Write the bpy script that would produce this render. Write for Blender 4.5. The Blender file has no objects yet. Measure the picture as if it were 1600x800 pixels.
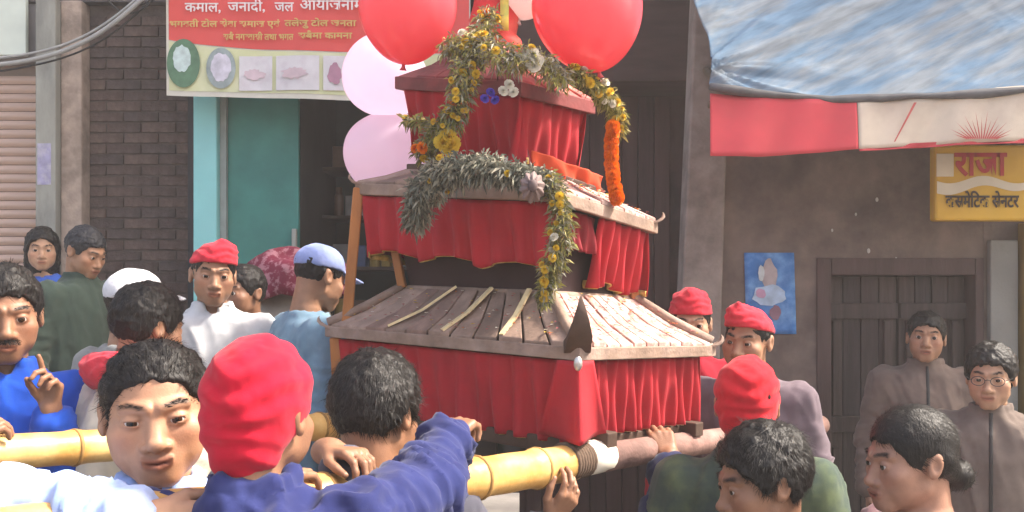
import bpy, bmesh, math, random
import numpy as np
from mathutils import Matrix, Vector
from mathutils.bvhtree import BVHTree
R = math.radians
sc = bpy.context.scene
col = sc.collection

# ------------------------------------------------------------------ camera
F_PX, CX, HY, CZ = 1500.0, 800.0, 460.0, 1.75      # focal length and horizon in photo pixels, eye height
cam_d = bpy.data.cameras.new('camera')
cam_d.sensor_width = 36.0
cam_d.lens = 36.0 * F_PX / 1600.0
cam_d.shift_y = (HY - 400.0) / 1600.0
cam_d.clip_start = 0.05
cam_d.clip_end = 3000.0
cam = bpy.data.objects.new('camera', cam_d)
cam.location = (0, 0, CZ)
cam.rotation_euler = (R(90), 0, 0)
col.objects.link(cam)
sc.camera = cam
# ------------------------------------------------------------------ sky, sun, exposure
SUN_EL, SUN_AZ = 50.0, 84.0                        # azimuth clockwise from +Y (street's far side) towards +X
w = bpy.data.worlds.new('World'); sc.world = w; w.use_nodes = True
nt = w.node_tree; nt.nodes.clear()
sky = nt.nodes.new('ShaderNodeTexSky'); sky.sky_type = 'NISHITA'; sky.sun_disc = False
sky.sun_elevation = R(SUN_EL); sky.sun_rotation = R(SUN_AZ)
sky.air_density = 1.0; sky.dust_density = 7.0; sky.ozone_density = 0.2
bgn = nt.nodes.new('ShaderNodeBackground'); bgn.inputs['Strength'].default_value = 0.15
wo = nt.nodes.new('ShaderNodeOutputWorld')
nt.links.new(sky.outputs[0], bgn.inputs['Color']); nt.links.new(bgn.outputs[0], wo.inputs['Surface'])
sun_d = bpy.data.lights.new('sun', 'SUN'); sun_d.energy = 3.7; sun_d.angle = R(7); sun_d.color = (1.0, 0.92, 0.82)
sun = bpy.data.objects.new('sun', sun_d); col.objects.link(sun)
sdir = Vector((math.cos(R(SUN_EL)) * math.sin(R(SUN_AZ)), math.cos(R(SUN_EL)) * math.cos(R(SUN_AZ)), math.sin(R(SUN_EL))))
sun.rotation_euler = sdir.to_track_quat('Z', 'Y').to_euler(); sun.location = sdir * 30
sc.view_settings.view_transform = 'Standard'; sc.view_settings.look = 'None'
sc.view_settings.exposure = 1.55; sc.view_settings.gamma = 1.0
sc.view_settings.use_curve_mapping = False
sc.render.engine = 'CYCLES'
sc.cycles.max_bounces = 8; sc.cycles.diffuse_bounces = 4; sc.cycles.transparent_max_bounces = 8
sc.cycles.caustics_reflective = False; sc.cycles.caustics_refractive = False
sc.cycles.use_denoising = True
sc.cycles.volume_bounces = 2

# ------------------------------------------------------------------ helpers
def P(px, py, d):
    """point at depth d (metres from the camera along the street) seen at photo pixel px,py"""
    return np.array([(px - CX) / F_PX * d, d, CZ - (py - HY) / F_PX * d])

def srgb(*c):
    if len(c) == 1:
        h = c[0].lstrip('#'); c = tuple(int(h[i:i+2], 16) for i in (0, 2, 4))
    return tuple(((v/255.0)/12.92 if v/255.0 <= 0.04045 else ((v/255.0+0.055)/1.055)**2.4) for v in c)

_rs = np.random.RandomState(11)
_TAB = _rs.rand(64, 64, 64).astype(np.float32)
def vnoise(p, scale=1.0, seed=0):
    p = np.asarray(p, dtype=np.float64) * scale + np.array([seed*7.13, seed*3.71, seed*5.37]) + 1000.0
    i = np.floor(p).astype(int); f = p - i; f = f*f*(3-2*f)
    r = 0
    for dx in (0, 1):
        for dy in (0, 1):
            for dz in (0, 1):
                wgt = (f[..., 0] if dx else 1-f[..., 0])*(f[..., 1] if dy else 1-f[..., 1])*(f[..., 2] if dz else 1-f[..., 2])
                r = r + wgt*_TAB[(i[..., 0]+dx) & 63, (i[..., 1]+dy) & 63, (i[..., 2]+dz) & 63]
    return r*2-1
def fbm(p, scale=1.0, seed=0, o=3):
    r = 0; a = 1.0
    for k in range(o):
        r = r + a*vnoise(p, scale*2**k, seed+k); a *= .5
    return r

def unit(v):
    v = np.asarray(v, float); return v/np.linalg.norm(v)

# ---- materials
MATS = {}
def mat(name, c, rough=.75, var=.18, scale=12., c2=None, mix=0., mscale=5., bump=.0, bscale=80., spec=.3, sub=0., sheen=0.,
        attr=False, stretch=(1, 1, 1), metal=0., trans=0., coat=0., lo=.45, hi=.65, bstretch=None, emit=0., turn=None):
    """procedural surface: base colour, fine value variation, a second colour in patches, fine relief"""
    if name in MATS: return MATS[name]
    m = bpy.data.materials.new(name); m.use_nodes = True
    n = m.node_tree.nodes; L = m.node_tree.links
    b = n['Principled BSDF']
    b.inputs['Roughness'].default_value = rough
    b.inputs['Specular IOR Level'].default_value = spec
    b.inputs['Metallic'].default_value = metal
    if coat: b.inputs['Coat Weight'].default_value = coat
    if sheen: b.inputs['Sheen Weight'].default_value = sheen
    if sub:
        b.inputs['Subsurface Weight'].default_value = sub
        b.inputs['Subsurface Radius'].default_value = (.012, .005, .003)
        b.inputs['Subsurface Scale'].default_value = 1.0
    tc = n.new('ShaderNodeTexCoord'); mp = n.new('ShaderNodeMapping'); mp.inputs['Scale'].default_value = stretch
    if turn is not None:                            # grain laid along a slanted direction
        mp.vector_type = 'TEXTURE'; mp.inputs['Rotation'].default_value = (0, R(turn), 0); mp.inputs['Scale'].default_value = tuple(1/k for k in stretch)
    L.new(tc.outputs['Object'], mp.inputs['Vector'])
    nz = n.new('ShaderNodeTexNoise'); nz.inputs['Scale'].default_value = scale; nz.inputs['Detail'].default_value = 6
    L.new(mp.outputs[0], nz.inputs['Vector'])
    rgb = n.new('ShaderNodeRGB'); rgb.outputs[0].default_value = (*c, 1)
    cur = rgb.outputs[0]
    if c2 is not None and mix > 0:
        n2 = n.new('ShaderNodeTexNoise'); n2.inputs['Scale'].default_value = mscale; n2.inputs['Detail'].default_value = 7
        n2.inputs['Roughness'].default_value = .62
        L.new(mp.outputs[0], n2.inputs['Vector'])
        rp = n.new('ShaderNodeMapRange'); rp.inputs[1].default_value = lo; rp.inputs[2].default_value = hi; rp.inputs[4].default_value = mix
        L.new(n2.outputs[0], rp.inputs[0])
        mx = n.new('ShaderNodeMix'); mx.data_type = 'RGBA'; mx.inputs[7].default_value = (*c2, 1)
        L.new(rp.outputs[0], mx.inputs[0]); L.new(cur, mx.inputs[6]); cur = mx.outputs[2]
    if attr:
        at = n.new('ShaderNodeVertexColor'); at.layer_name = 'Col'
        mx = n.new('ShaderNodeMix'); mx.data_type = 'RGBA'; mx.blend_type = 'MULTIPLY'; mx.inputs[0].default_value = 1
        L.new(cur, mx.inputs[6]); L.new(at.outputs[0], mx.inputs[7]); cur = mx.outputs[2]
    if var:
        rr = n.new('ShaderNodeMapRange'); rr.inputs[1].default_value = .25; rr.inputs[2].default_value = .75
        rr.inputs[3].default_value = 1-var; rr.inputs[4].default_value = 1+var
        L.new(nz.outputs[0], rr.inputs[0])
        mx = n.new('ShaderNodeMix'); mx.data_type = 'RGBA'; mx.blend_type = 'MULTIPLY'; mx.inputs[0].default_value = 1
        L.new(cur, mx.inputs[6]); L.new(rr.outputs[0], mx.inputs[7]); cur = mx.outputs[2]
    L.new(cur, b.inputs['Base Color'])
    if emit:
        L.new(cur, b.inputs['Emission Color']); b.inputs['Emission Strength'].default_value = emit
    if bump:
        mb = mp
        if bstretch:
            mb = n.new('ShaderNodeMapping'); mb.inputs['Scale'].default_value = bstretch; L.new(tc.outputs['Object'], mb.inputs['Vector'])
        n3 = n.new('ShaderNodeTexNoise'); n3.inputs['Scale'].default_value = bscale; n3.inputs['Detail'].default_value = 4
        L.new(mb.outputs[0], n3.inputs['Vector'])
        bp = n.new('ShaderNodeBump'); bp.inputs['Strength'].default_value = min(1., bump); bp.inputs['Distance'].default_value = .006
        L.new(n3.outputs[0], bp.inputs['Height']); L.new(bp.outputs[0], b.inputs['Normal'])
    if trans:
        tr = n.new('ShaderNodeBsdfTranslucent'); L.new(cur, tr.inputs['Color'])
        ms = n.new('ShaderNodeMixShader'); ms.inputs[0].default_value = trans
        out = n['Material Output']
        L.new(b.outputs[0], ms.inputs[1]); L.new(tr.outputs[0], ms.inputs[2]); L.new(ms.outputs[0], out.inputs['Surface'])
    MATS[name] = m
    return m

# ---- objects
def tag(o, label=None, cat=None, group=None, kind=None):
    if label: o['label'] = label
    if cat: o['category'] = cat
    if group: o['group'] = group
    if kind: o['kind'] = kind
    return o
def empty(name, loc):
    o = bpy.data.objects.new(name, None); o.location = tuple(loc); o.empty_display_size = .1
    col.objects.link(o); return o
def put(o, parent):
    """child built in world coordinates: keep it where it is"""
    if parent is not None:
        o.parent = parent
        if parent.parent is None:
            o.matrix_parent_inverse = Matrix.Translation(-Vector(parent.location))
    return o
def mesh(name, V, Fc, m, parent=None, smooth=False, world=True):
    me = bpy.data.meshes.new(name)
    me.from_pydata([tuple(map(float, v)) for v in V], [], [tuple(int(i) for i in f) for f in Fc])
    if smooth: me.shade_smooth()
    if m is not None: me.materials.append(m)
    o = bpy.data.objects.new(name, me); col.objects.link(o)
    if parent is not None:
        if world: put(o, parent)
        else: o.parent = parent
    return o
def npmesh(name, V, Q, m, parent=None, smooth=True, colr=None, world=False):
    """fast mesh from numpy vertices and quads"""
    me = bpy.data.meshes.new(name)
    V = np.ascontiguousarray(V, np.float32); Q = np.ascontiguousarray(Q, np.int32)
    k = Q.shape[1]
    me.vertices.add(len(V)); me.vertices.foreach_set('co', V.ravel())
    me.loops.add(Q.size); me.loops.foreach_set('vertex_index', Q.ravel())
    me.polygons.add(len(Q)); me.polygons.foreach_set('loop_start', np.arange(0, Q.size, k, dtype=np.int32))
    me.update(calc_edges=True); me.validate()
    if smooth: me.shade_smooth()
    if colr is not None:
        a = me.color_attributes.new('Col', 'FLOAT_COLOR', 'POINT')
        a.data.foreach_set('color', np.concatenate([colr, np.ones((len(colr), 1))], 1).astype(np.float32).ravel())
    if m is not None: me.materials.append(m)
    o = bpy.data.objects.new(name, me); col.objects.link(o)
    if parent is not None:
        if world: put(o, parent)
        else: o.parent = parent
    return o
def dup(o, parent=None, name=None):
    c = o.copy(); col.objects.link(c)
    if parent is not None: c.parent = parent
    return c

class MB:
    """collects shapes for one mesh"""
    def __init__(s): s.V = []; s.F = []
    def add(s, V, F):
        n = len(s.V); s.V += [tuple(map(float, v)) for v in V]; s.F += [tuple(i+n for i in f) for f in F]; return s
    def hexa(s, p):      # 8 points: bottom 4 ccw, top 4
        return s.add(p, [(3, 2, 1, 0), (4, 5, 6, 7), (0, 1, 5, 4), (1, 2, 6, 5), (2, 3, 7, 6), (3, 0, 4, 7)])
    def box(s, x0, x1, y0, y1, z0, z1):
        return s.hexa([(x0, y0, z0), (x1, y0, z0), (x1, y1, z0), (x0, y1, z0), (x0, y0, z1), (x1, y0, z1), (x1, y1, z1), (x0, y1, z1)])
    def bar(s, a, b, w, h, up=(0, 0, 1)):
        a = np.array(a, float); b = np.array(b, float); d = unit(b-a); up = np.array(up, float)
        sx = np.cross(d, up); sx = unit(sx); sz = np.cross(sx, d)
        q = [(-w/2, -h/2), (w/2, -h/2), (w/2, h/2), (-w/2, h/2)]
        return s.hexa([a+sx*i+sz*j for i, j in q] + [b+sx*i+sz*j for i, j in q])
    def tube(s, pts, rad, n=10, cap=True):
        pts = np.array(pts, float); m = len(pts)
        rad = np.full(m, rad) if np.isscalar(rad) else np.array(rad)
        T = np.gradient(pts, axis=0); T /= np.linalg.norm(T, axis=1)[:, None]
        up = np.array([0, 0, 1.]) if abs(T[0][2]) < .9 else np.array([1., 0, 0])
        V = []; nn = unit(np.cross(T[0], up))
        for i in range(m):
            nn = nn - T[i]*np.dot(nn, T[i]); nn = unit(nn); bb = np.cross(T[i], nn)
            for k in range(n):
                a = 2*math.pi*k/n; V.append(pts[i]+rad[i]*(math.cos(a)*nn+math.sin(a)*bb))
        F = []
        for i in range(m-1):
            for k in range(n):
                F.append((i*n+k, i*n+(k+1) % n, (i+1)*n+(k+1) % n, (i+1)*n+k))
        if cap:
            F.append(tuple(range(n-1, -1, -1))); F.append(tuple((m-1)*n+k for k in range(n)))
        return s.add(V, F)
    def ell(s, c, r, nu=12, nv=8):
        c = np.array(c, float); V = []; F = []
        for j in range(nv+1):
            t = math.pi*j/nv
            for k in range(nu):
                a = 2*math.pi*k/nu
                V.append((c[0]+r[0]*math.sin(t)*math.cos(a), c[1]+r[1]*math.sin(t)*math.sin(a), c[2]+r[2]*math.cos(t)))
        for j in range(nv):
            for k in range(nu):
                F.append((j*nu+k, (j+1)*nu+k, (j+1)*nu+(k+1) % nu, j*nu+(k+1) % nu))
        return s.add(V, F)
    def grid(s, G):      # G: array (a,b,3)
        a, b = G.shape[:2]
        return s.add(G.reshape(-1, 3), [(i*b+j, i*b+j+1, (i+1)*b+j+1, (i+1)*b+j) for i in range(a-1) for j in range(b-1)])
    def build(s, name, m, parent=None, smooth=False, bevel=0., solid=0., world=True):
        o = mesh(name, s.V, s.F, m, parent, smooth, world)
        if bevel:
            md = o.modifiers.new('bevel', 'BEVEL'); md.width = bevel; md.segments = 2; md.limit_method = 'ANGLE'
        if solid:
            md = o.modifiers.new('solid', 'SOLIDIFY'); md.thickness = solid; md.offset = 0
        return o
# ================================================================== people
def smin(a, b, k):
    if k <= 0: return np.minimum(a, b)
    h = np.clip(.5+.5*(b-a)/k, 0, 1)
    return b*(1-h)+a*h-k*h*(1-h)
def axis(lo, hi, coarse, fine):
    """grid line positions, dense inside the (a, b, step) intervals"""
    xs = [lo]
    while xs[-1] < hi:
        st = coarse
        for a, b, f in fine:
            if a-coarse < xs[-1] < b: st = min(st, f)
        xs.append(xs[-1]+st)
    return np.array(xs)
class Field:
    def __init__(s, xs, ys, zs):
        s.a = (xs, ys, zs); s.F = np.full((len(xs), len(ys), len(zs)), 1.0, np.float32)
    def sub(s, lo, hi):
        sl = []; c = []
        for i in range(3):
            a = s.a[i]; i0 = max(0, np.searchsorted(a, lo[i])-2); i1 = min(len(a), np.searchsorted(a, hi[i])+2)
            if i1-i0 < 2: return None, None
            sl.append(slice(i0, i1)); sh = [1, 1, 1]; sh[i] = -1; c.append(a[i0:i1].reshape(sh).astype(np.float32))
        return tuple(sl), c
    def add(s, fn, lo, hi, k=.0):
        m = k+.035
        sl, c = s.sub(np.array(lo)-m, np.array(hi)+m)
        if sl is None: return
        s.F[sl] = smin(s.F[sl], fn(*c), k)
    def cut(s, fn, lo, hi, k=.0):
        m = k+.035
        sl, c = s.sub(np.array(lo)-m, np.array(hi)+m)
        if sl is None: return
        s.F[sl] = -smin(-s.F[sl], fn(*c), k)
    def cone(s, a, b, r1, r2, k=.015, scale=None):
        a = np.array(a, float); b = np.array(b, float)
        lo = np.minimum(a-max(r1, r2), b-max(r1, r2)); hi = np.maximum(a+max(r1, r2), b+max(r1, r2))
        s.add(lambda X, Y, Z: f_cone(X, Y, Z, a, b, r1, r2), lo, hi, k)
    def net(s):
        return surface_nets(*s.a, s.F)
def f_cone(X, Y, Z, a, b, r1, r2):
    ab = b-a; L2 = float(ab@ab)+1e-12
    t = np.clip(((X-a[0])*ab[0]+(Y-a[1])*ab[1]+(Z-a[2])*ab[2])/L2, 0, 1)
    return np.sqrt((X-a[0]-t*ab[0])**2+(Y-a[1]-t*ab[1])**2+(Z-a[2]-t*ab[2])**2)-(r1+(r2-r1)*t)
def f_ell(X, Y, Z, c, r):
    k0 = np.sqrt(((X-c[0])/r[0])**2+((Y-c[1])/r[1])**2+((Z-c[2])/r[2])**2)
    k1 = np.sqrt(((X-c[0])/r[0]**2)**2+((Y-c[1])/r[1]**2)**2+((Z-c[2])/r[2]**2)**2)+1e-9
    return k0*(k0-1)/k1
def f_slices(X, Y, Z, S):
    """body of elliptical slices: rows (z, halfwidth x, halfwidth y, centre x, centre y)"""
    S = np.array(S, float); z = Z
    a = np.interp(z, S[:, 0], S[:, 1]); b = np.interp(z, S[:, 0], S[:, 2])
    cx = np.interp(z, S[:, 0], S[:, 3]); cy = np.interp(z, S[:, 0], S[:, 4])
    d = (np.sqrt(((X-cx)/a)**2+((Y-cy)/b)**2)-1)*np.minimum(a, b)
    return np.maximum(d, np.maximum(z-S[-1, 0], S[0, 0]-z))
def surface_nets(xs, ys, zs, F):
    S = F < 0
    n = [k-1 for k in F.shape]
    cnt = np.zeros(n, np.int8)
    for dx in (0, 1):
        for dy in (0, 1):
            for dz in (0, 1):
                cnt += S[dx:dx+n[0], dy:dy+n[1], dz:dz+n[2]]
    act = (cnt > 0) & (cnt < 8)
    ai, aj, ak = np.nonzero(act)
    idx = np.full(n, -1, np.int32); idx[ai, aj, ak] = np.arange(len(ai))
    acc = np.zeros((len(ai), 3)); num = np.zeros(len(ai))
    A = (xs, ys, zs)
    for ax in range(3):
        o = [q for q in range(3) if q != ax]
        for u in (0, 1):
            for v in (0, 1):
                d1 = [0, 0, 0]; d1[o[0]] = u; d1[o[1]] = v
                d2 = list(d1); d2[ax] = 1
                f1 = F[ai+d1[0], aj+d1[1], ak+d1[2]]; f2 = F[ai+d2[0], aj+d2[1], ak+d2[2]]
                m = (f1 < 0) != (f2 < 0)
                t = np.where(m, f1/np.where(m, f1-f2, 1), 0)
                ind = (ai, aj, ak)
                for q in range(3):
                    p1 = A[q][ind[q]+d1[q]]; p2 = A[q][ind[q]+d2[q]]
                    acc[:, q] += np.where(m, p1+(p2-p1)*t, 0)
                num += m
    V = acc/num[:, None]
    Q = []
    for ax in range(3):
        o = [(ax+1) % 3, (ax+2) % 3]
        sl1 = [slice(None)]*3; sl2 = [slice(None)]*3
        sl1[ax] = slice(0, -1); sl2[ax] = slice(1, None)
        ch = S[tuple(sl1)] != S[tuple(sl2)]
        e = np.array(np.nonzero(ch)).T
        if not len(e): continue
        ok = (e[:, o[0]] > 0) & (e[:, o[1]] > 0) & (e[:, o[0]] < n[o[0]]) & (e[:, o[1]] < n[o[1]])
        e = e[ok]
        inside = S[tuple(e.T)]
        def cell(du, dv):
            c = e.copy(); c[:, o[0]] += du; c[:, o[1]] += dv
            return idx[tuple(c.T)]
        q = np.stack([cell(-1, -1), cell(0, -1), cell(0, 0), cell(-1, 0)], 1)
        q[~inside] = q[~inside][:, ::-1]
        Q.append(q)
    return V, np.concatenate(Q)

def rotm(yaw, pitch, roll):
    """head turn: yaw about z (to the person's left +), pitch (nod down +), roll"""
    return np.array((Matrix.Rotation(R(yaw), 3, 'Z') @ Matrix.Rotation(R(pitch), 3, 'X') @ Matrix.Rotation(R(roll), 3, 'Y')))

# one eyeball, shared
def eye_mesh():
    V = []; F = []; MI = []
    nu, nv = 16, 14
    for j in range(nv+1):
        t = math.pi*j/nv
        for k in range(nu):
            a = 2*math.pi*k/nu
            V.append((math.sin(t)*math.cos(a), -math.cos(t), math.sin(t)*math.sin(a)))
    for j in range(nv):
        for k in range(nu):
            F.append((j*nu+k, j*nu+(k+1) % nu, (j+1)*nu+(k+1) % nu, (j+1)*nu+k)); MI.append(2 if j < 1 else (1 if j < 3 else 0))
    me = bpy.data.meshes.new('eye'); me.from_pydata(V, [], F); me.shade_smooth()
    me.materials.append(mat('eye_white', (.55, .5, .46), .15, 0)); me.materials.append(mat('eye_iris', (.035, .018, .01), .1, 0)); me.materials.append(mat('eye_pupil', (.004, .004, .004), .08, 0))
    for p, k in zip(me.polygons, MI): p.material_index = k
    return me
EYE = eye_mesh()

HZ = [(-.12, .068), (-.085, .060), (-.062, .044), (-.045, .018), (-.03, -.010), (-.012, -.012), (-.002, .018), (.022, .016), (.034, -.02), (.05, -.062), (.12, -.078)]
def skin_mat(tone):
    return mat('skin_%d' % int(tone[0]*1000), tone, .5, .12, 40, sub=.0, bump=.12, bscale=260, spec=.4, attr=True, c2=tuple(v*.8 for v in tone), mix=.4, mscale=9)
def cloth_mat(name, c, c2=None, mix=0, mscale=6, rough=.9, bump=.1, sheen=.12, bscale=600, var=.16, scale=18):
    return mat('cloth_'+name, c, rough, var, scale, c2=c2, mix=mix, mscale=mscale, bump=bump, bscale=bscale, spec=.15, sheen=sheen)

def person(label, px, py, d, z0=0., face=0, head=(0, 0, 0), H=None, hs=1.0, lean=0., tone=(.34, .19, .12), res=.0045,
           top=None, hair='short', hair_c=(.008, .0065, .006), cap=None, arms=None, beard=0., trousers=(.03, .03, .04), group=None,
           collar=None, age=0, scarf=None, zip_=None, strands=0, hres=.0048, cres=.010, glasses=False, width=1., mouth=0., topname='shirt', smile=.6, fw=1.04, squint=1.):
    """px,py,d: where the point between the eyes/ears of the head is; the rest follows from the body's own proportions"""
    hp = P(px, py, d)
    Rz = np.array(Matrix.Rotation(R(face), 3, 'Z'))
    ln = R(lean)
    # head centre in local coordinates
    H = H or (hp[2]-z0+.115*hs)
    hz = H-.115*hs
    trunk = .60
    hoff = np.array([0, -math.sin(ln)*.62-.02, 0])
    base = np.array([hp[0], hp[1], z0]) - Rz@hoff
    toL = lambda q: Rz.T@(np.array(q, float)-base)
    dirL = lambda q: Rz.T@unit(q)
    hc = np.array([0, hoff[1], hz])
    Mh = rotm(*head)
    sz = hz-.205*hs                                # shoulder height
    sh_y = hoff[1]*.72+.028
    wd = width
    hip = sz-.50
    shy = lambda z: sh_y*np.clip((z-hip)/(sz-hip), -.2, 1.3)
    S0 = [(hip-.09, .155, .105), (hip, .168, .115), (hip+.12, .150, .105), (hip+.30, .160, .112), (sz-.10, .178, .112), (sz-.02, .182, .092), (sz+.025, .150, .078), (sz+.05, .095, .066), (sz+.075, .06, .058)]
    slices = lambda g, gz=0: [(z+gz, (a+g)*wd if a > .1 else a+g, b+g, 0., float(shy(z))) for z, a, b in S0]
    ua, fa = .285, .255
    J = {}
    for sd, sx in (('R', -1), ('L', 1)):
        S_ = np.array([sx*.178*wd, sh_y, sz-.012])
        A = (arms or {}).get(sd)
        if A is None:
            A = dict(rest=True)
            W = S_+np.array([sx*.075, -.05+sh_y*-.3, -.52]); D = unit([sx*.05, -.15, -1]); N = unit([-sx, -.1, 0]); hint = np.array([sx*.4, .8, 0])
        else:
            D = dirL(A['D']); N = dirL(A['N']); N = unit(N-D*(N@D))
            W = toL(A['at'])-D*.07-N*A.get('off', .02)
            hint = dirL(A['hint'])
        v = W-S_; L = np.linalg.norm(v)
        if L > (ua+fa)*.995:
            if A.get('grow'):                       # let the shoulder follow a long reach a little
                S_ = W-v/L*(ua+fa)*.99
            else:
                W = S_+v/L*(ua+fa)*.99
            if abs(L-(ua+fa)) > .06: print('reach', label[:30], sd, round(L, 3))
            v = W-S_; L = np.linalg.norm(v)
        ca = (ua*ua+L*L-fa*fa)/(2*ua*L); u_ = v/L
        hn = hint-u_*(hint@u_); hn = unit(hn)
        E = S_+u_*ua*ca+hn*ua*math.sqrt(max(0, 1-ca*ca))
        J[sd] = (S_, E, W, D, N, A)
    # ---- grid
    lim = [S_ for S_ in ([hc+.2, hc-.2]+[q for sd in J for q in J[sd][:3]]+[J[sd][2]+J[sd][3]*.2 for sd in J])]
    lo = np.min(np.array(lim), 0)-.12; hi = np.max(np.array(lim), 0)+.08
    lo[0] = min(lo[0], -.30); hi[0] = max(hi[0], .30); lo[1] = min(lo[1], -.24); hi[1] = max(hi[1], .2)
    lo[2] = -.03; hi[2] = max(hi[2], H+.06)
    hb = .125*hs
    fx = [(hc[0]-.105*hs, hc[0]+.105*hs, res)]; fy = [(hc[1]-.135*hs, hc[1]+.125*hs, res)]; fz = [(hc[2]-.135*hs, hc[2]+.125*hs, res)]
    for sd in J:
        S_, E, W, D, N, A = J[sd]
        if not A.get('rest'):
            c = W+D*.085+N*.015
            fx.append((c[0]-.11, c[0]+.11, hres)); fy.append((c[1]-.11, c[1]+.11, hres)); fz.append((c[2]-.11, c[2]+.11, hres))
    xs, ys, zs = axis(lo[0], hi[0], .016, fx), axis(lo[1], hi[1], .016, fy), axis(lo[2], hi[2], .02, fz)
    B = Field(xs, ys, zs)
    # ---- body below the neck
    sl = slices(-.012)
    B.add(lambda X, Y, Z: f_slices(X, Y, Z, sl), (-.2, -.3, hip-.12), (.2, .25, sz+.1), .02)
    legs = []
    for sx in (-1, 1):
        hpj = np.array([sx*.085, shy(hip-.05), hip-.06]); kn = np.array([sx*.095, -.02+lean*.0008, max(.3, (hip-.06)*.5+.02)]); an = np.array([sx*.10, .03, .085])
        legs.append((hpj, kn, an))
        B.cone(hpj, kn, .082, .055, .03); B.cone(kn, an, .054, .036, .02)
        B.cone(an+[0, .02, -.045], an+[0, -.15, -.055], .034, .026, .02)
    for sd, sx in (('R', -1), ('L', 1)):
        S_, E, W, D, N, A = J[sd]
        B.cone(S_, E, .050, .041, .03); B.cone(E, W, .041, .027, .02)
        # hand
        T = np.cross(D, N)*(1 if sd == 'R' else -1)
        cu = A.get('curl', (.35, .45, .5, .6)); th = A.get('thumb', .4); spread = A.get('spread', .06)
        off = (.030, .0105, -.0095, -.028); ln_ = (.073, .081, .075, .059)
        B.cone(W-D*.02, W+D*.012, .027, .026, .02)
        for i in range(4):
            k0 = W+D*.015+T*off[i]*.55; k1 = W+D*(.088-.006*abs(i-1))+T*off[i]
            B.cone(k0, k1, .0145, .0115, .010)
            dirn = unit(D+T*spread*(1.2-i*.8)); p = k1; ang = 0
            nn = unit(N-dirn*(N@dirn))
            for q, (fr, bend) in enumerate(((.45, .8), (.30, 1.15), (.25, .8))):
                ang += cu[i]*bend
                p2 = p+(dirn*math.cos(ang)+nn*math.sin(ang))*ln_[i]*fr
                B.cone(p, p2, .0092-.0008*q, .0086-.0009*q, .003); p = p2
        tb = W+D*.022+T*.022; t1 = tb+unit(D*.75+T*(.85-.6*th)+N*(.15+.5*th))*.042; t2 = t1+unit(D*.9+T*(.35-.5*th)+N*(.1+.8*th))*.033; t3 = t2+unit(D*.9+T*(.1-.6*th)+N*(.1+.9*th))*.026
        B.cone(tb, t1, .0145, .0115, .010); B.cone(t1, t2, .0108, .0098, .004); B.cone(t2, t3, .0098, .0075, .003)
    nb = np.array([0, shy(sz)+.0, sz+.03])
    # ---- head
    slh, ch = B.sub(hc-.165*hs, hc+.165*hs)
    def tohead(X, Y, Z):
        dx, dy, dz = (X-hc[0])/hs, (Y-hc[1])/hs, (Z-hc[2])/hs
        return tuple(Mh[0, i]*dx+Mh[1, i]*dy+Mh[2, i]*dz for i in range(3))
    x, y, z = tohead(*ch); x = x/fw
    ax = np.abs(x)
    h = f_ell(x, y, z, (0, .014, .032), (.0755, .094, .085))
    h = smin(h, f_ell(x, y, z, (0, -.028, -.030), (.0630, .060, .074)), .03)
    h = smin(h, f_ell(ax, y, z, (.034, -.050, -.052), (.027, .027, .030)), .03)
    h = smin(h, f_cone(ax, y, z, np.array([.048, .0, -.058]), np.array([.014, -.066, -.094]), .016, .017), .022)
    h = smin(h, f_cone(ax, y, z, np.array([.0, -.073, -.096]), np.array([.008, -.073, -.096]), .017, .017), .018)
    h = smin(h, f_ell(ax, y, z, (.043, -.058, -.022), (.022, .02, .016)), .024)
    h = smin(h, f_cone(ax, y, z, np.array([.010, -.086, .020]), np.array([.044, -.072, .022]), .0090, .0075), .014)
    h = -smin(-h, f_ell(ax, y, z, (.032, -.100, -.001), (.019, .020, .011)), .012)
    h = smin(h, f_cone(x, y, z, np.array([0, -.077, .008]), np.array([0, -.101, -.036]), .0085, .0120), .014)
    h = smin(h, f_ell(x, y, z, (0, -.1055, -.038), (.0115, .009, .0090)), .009)
    h = smin(h, f_ell(ax, y, z, (.0150, -.0935, -.0415), (.0088, .0095, .0075)), .006)
    h = -smin(-h, f_ell(ax, y, z, (.0075, -.0995, -.0485), (.0042, .005, .0035)), .002)
    # muzzle, lips
    h = smin(h, f_ell(x, y, z, (0, -.078, -.068), (.030, .018, .022)), .018)
    sm = smile*(ax/.025)**2*.006
    h = smin(h, f_cone(ax, y+ax**2*9, z-sm, np.array([0, -.0950, -.0640]), np.array([.021, -.0925, -.0655]), .0060, .0035), .006)
    h = smin(h, f_cone(ax, y+ax**2*9, z-sm, np.array([0, -.0935, -.0765]), np.array([.019, -.0915, -.0735]), .0068, .0035), .006)
    h = -smin(-h, f_ell(ax, y+ax**2*9, z-sm, (0, -.1010, -.0698), (.021, .008, .0015+mouth)), .002)
    # lids over the eyeball
    lid = f_ell(ax, y, z, (.0315, -.0755, -.001), (.0162, .0150, .0142))
    slit = f_ell(ax, y, z-(ax-.0315)*.10, (.0315, -.092, -.0015), (.0150, .014, .0041*squint))
    h = smin(h, np.maximum(lid, -slit), .004)
    # ears
    er = f_ell(ax, y-z*.25, z, (.079, .018, -.004), (.010, .019, .031))
    er = -smin(-er, f_ell(ax, y, z, (.089, .014, -.002), (.008, .011, .018)), .004)
    h = smin(h, er, .008)
    h = (h*hs).astype(np.float32)
    B.F[slh] = smin(B.F[slh], h, .012)
    hq = lambda v: hc+Mh@(np.array(v)*np.array([fw, 1, 1])*hs)
    B.cone(hq((0, .035, -.05)), nb+[0, .012, -.02], .052*hs, .062, .03)
    V, Q = B.net()
    # colour zones of the skin
    q = (V-hc)@Mh/hs/np.array([fw, 1, 1])
    qa = np.abs(q[:, 0])
    near = np.linalg.norm(V-hc, axis=1) < .16*hs
    C = np.ones((len(V), 3))
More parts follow.
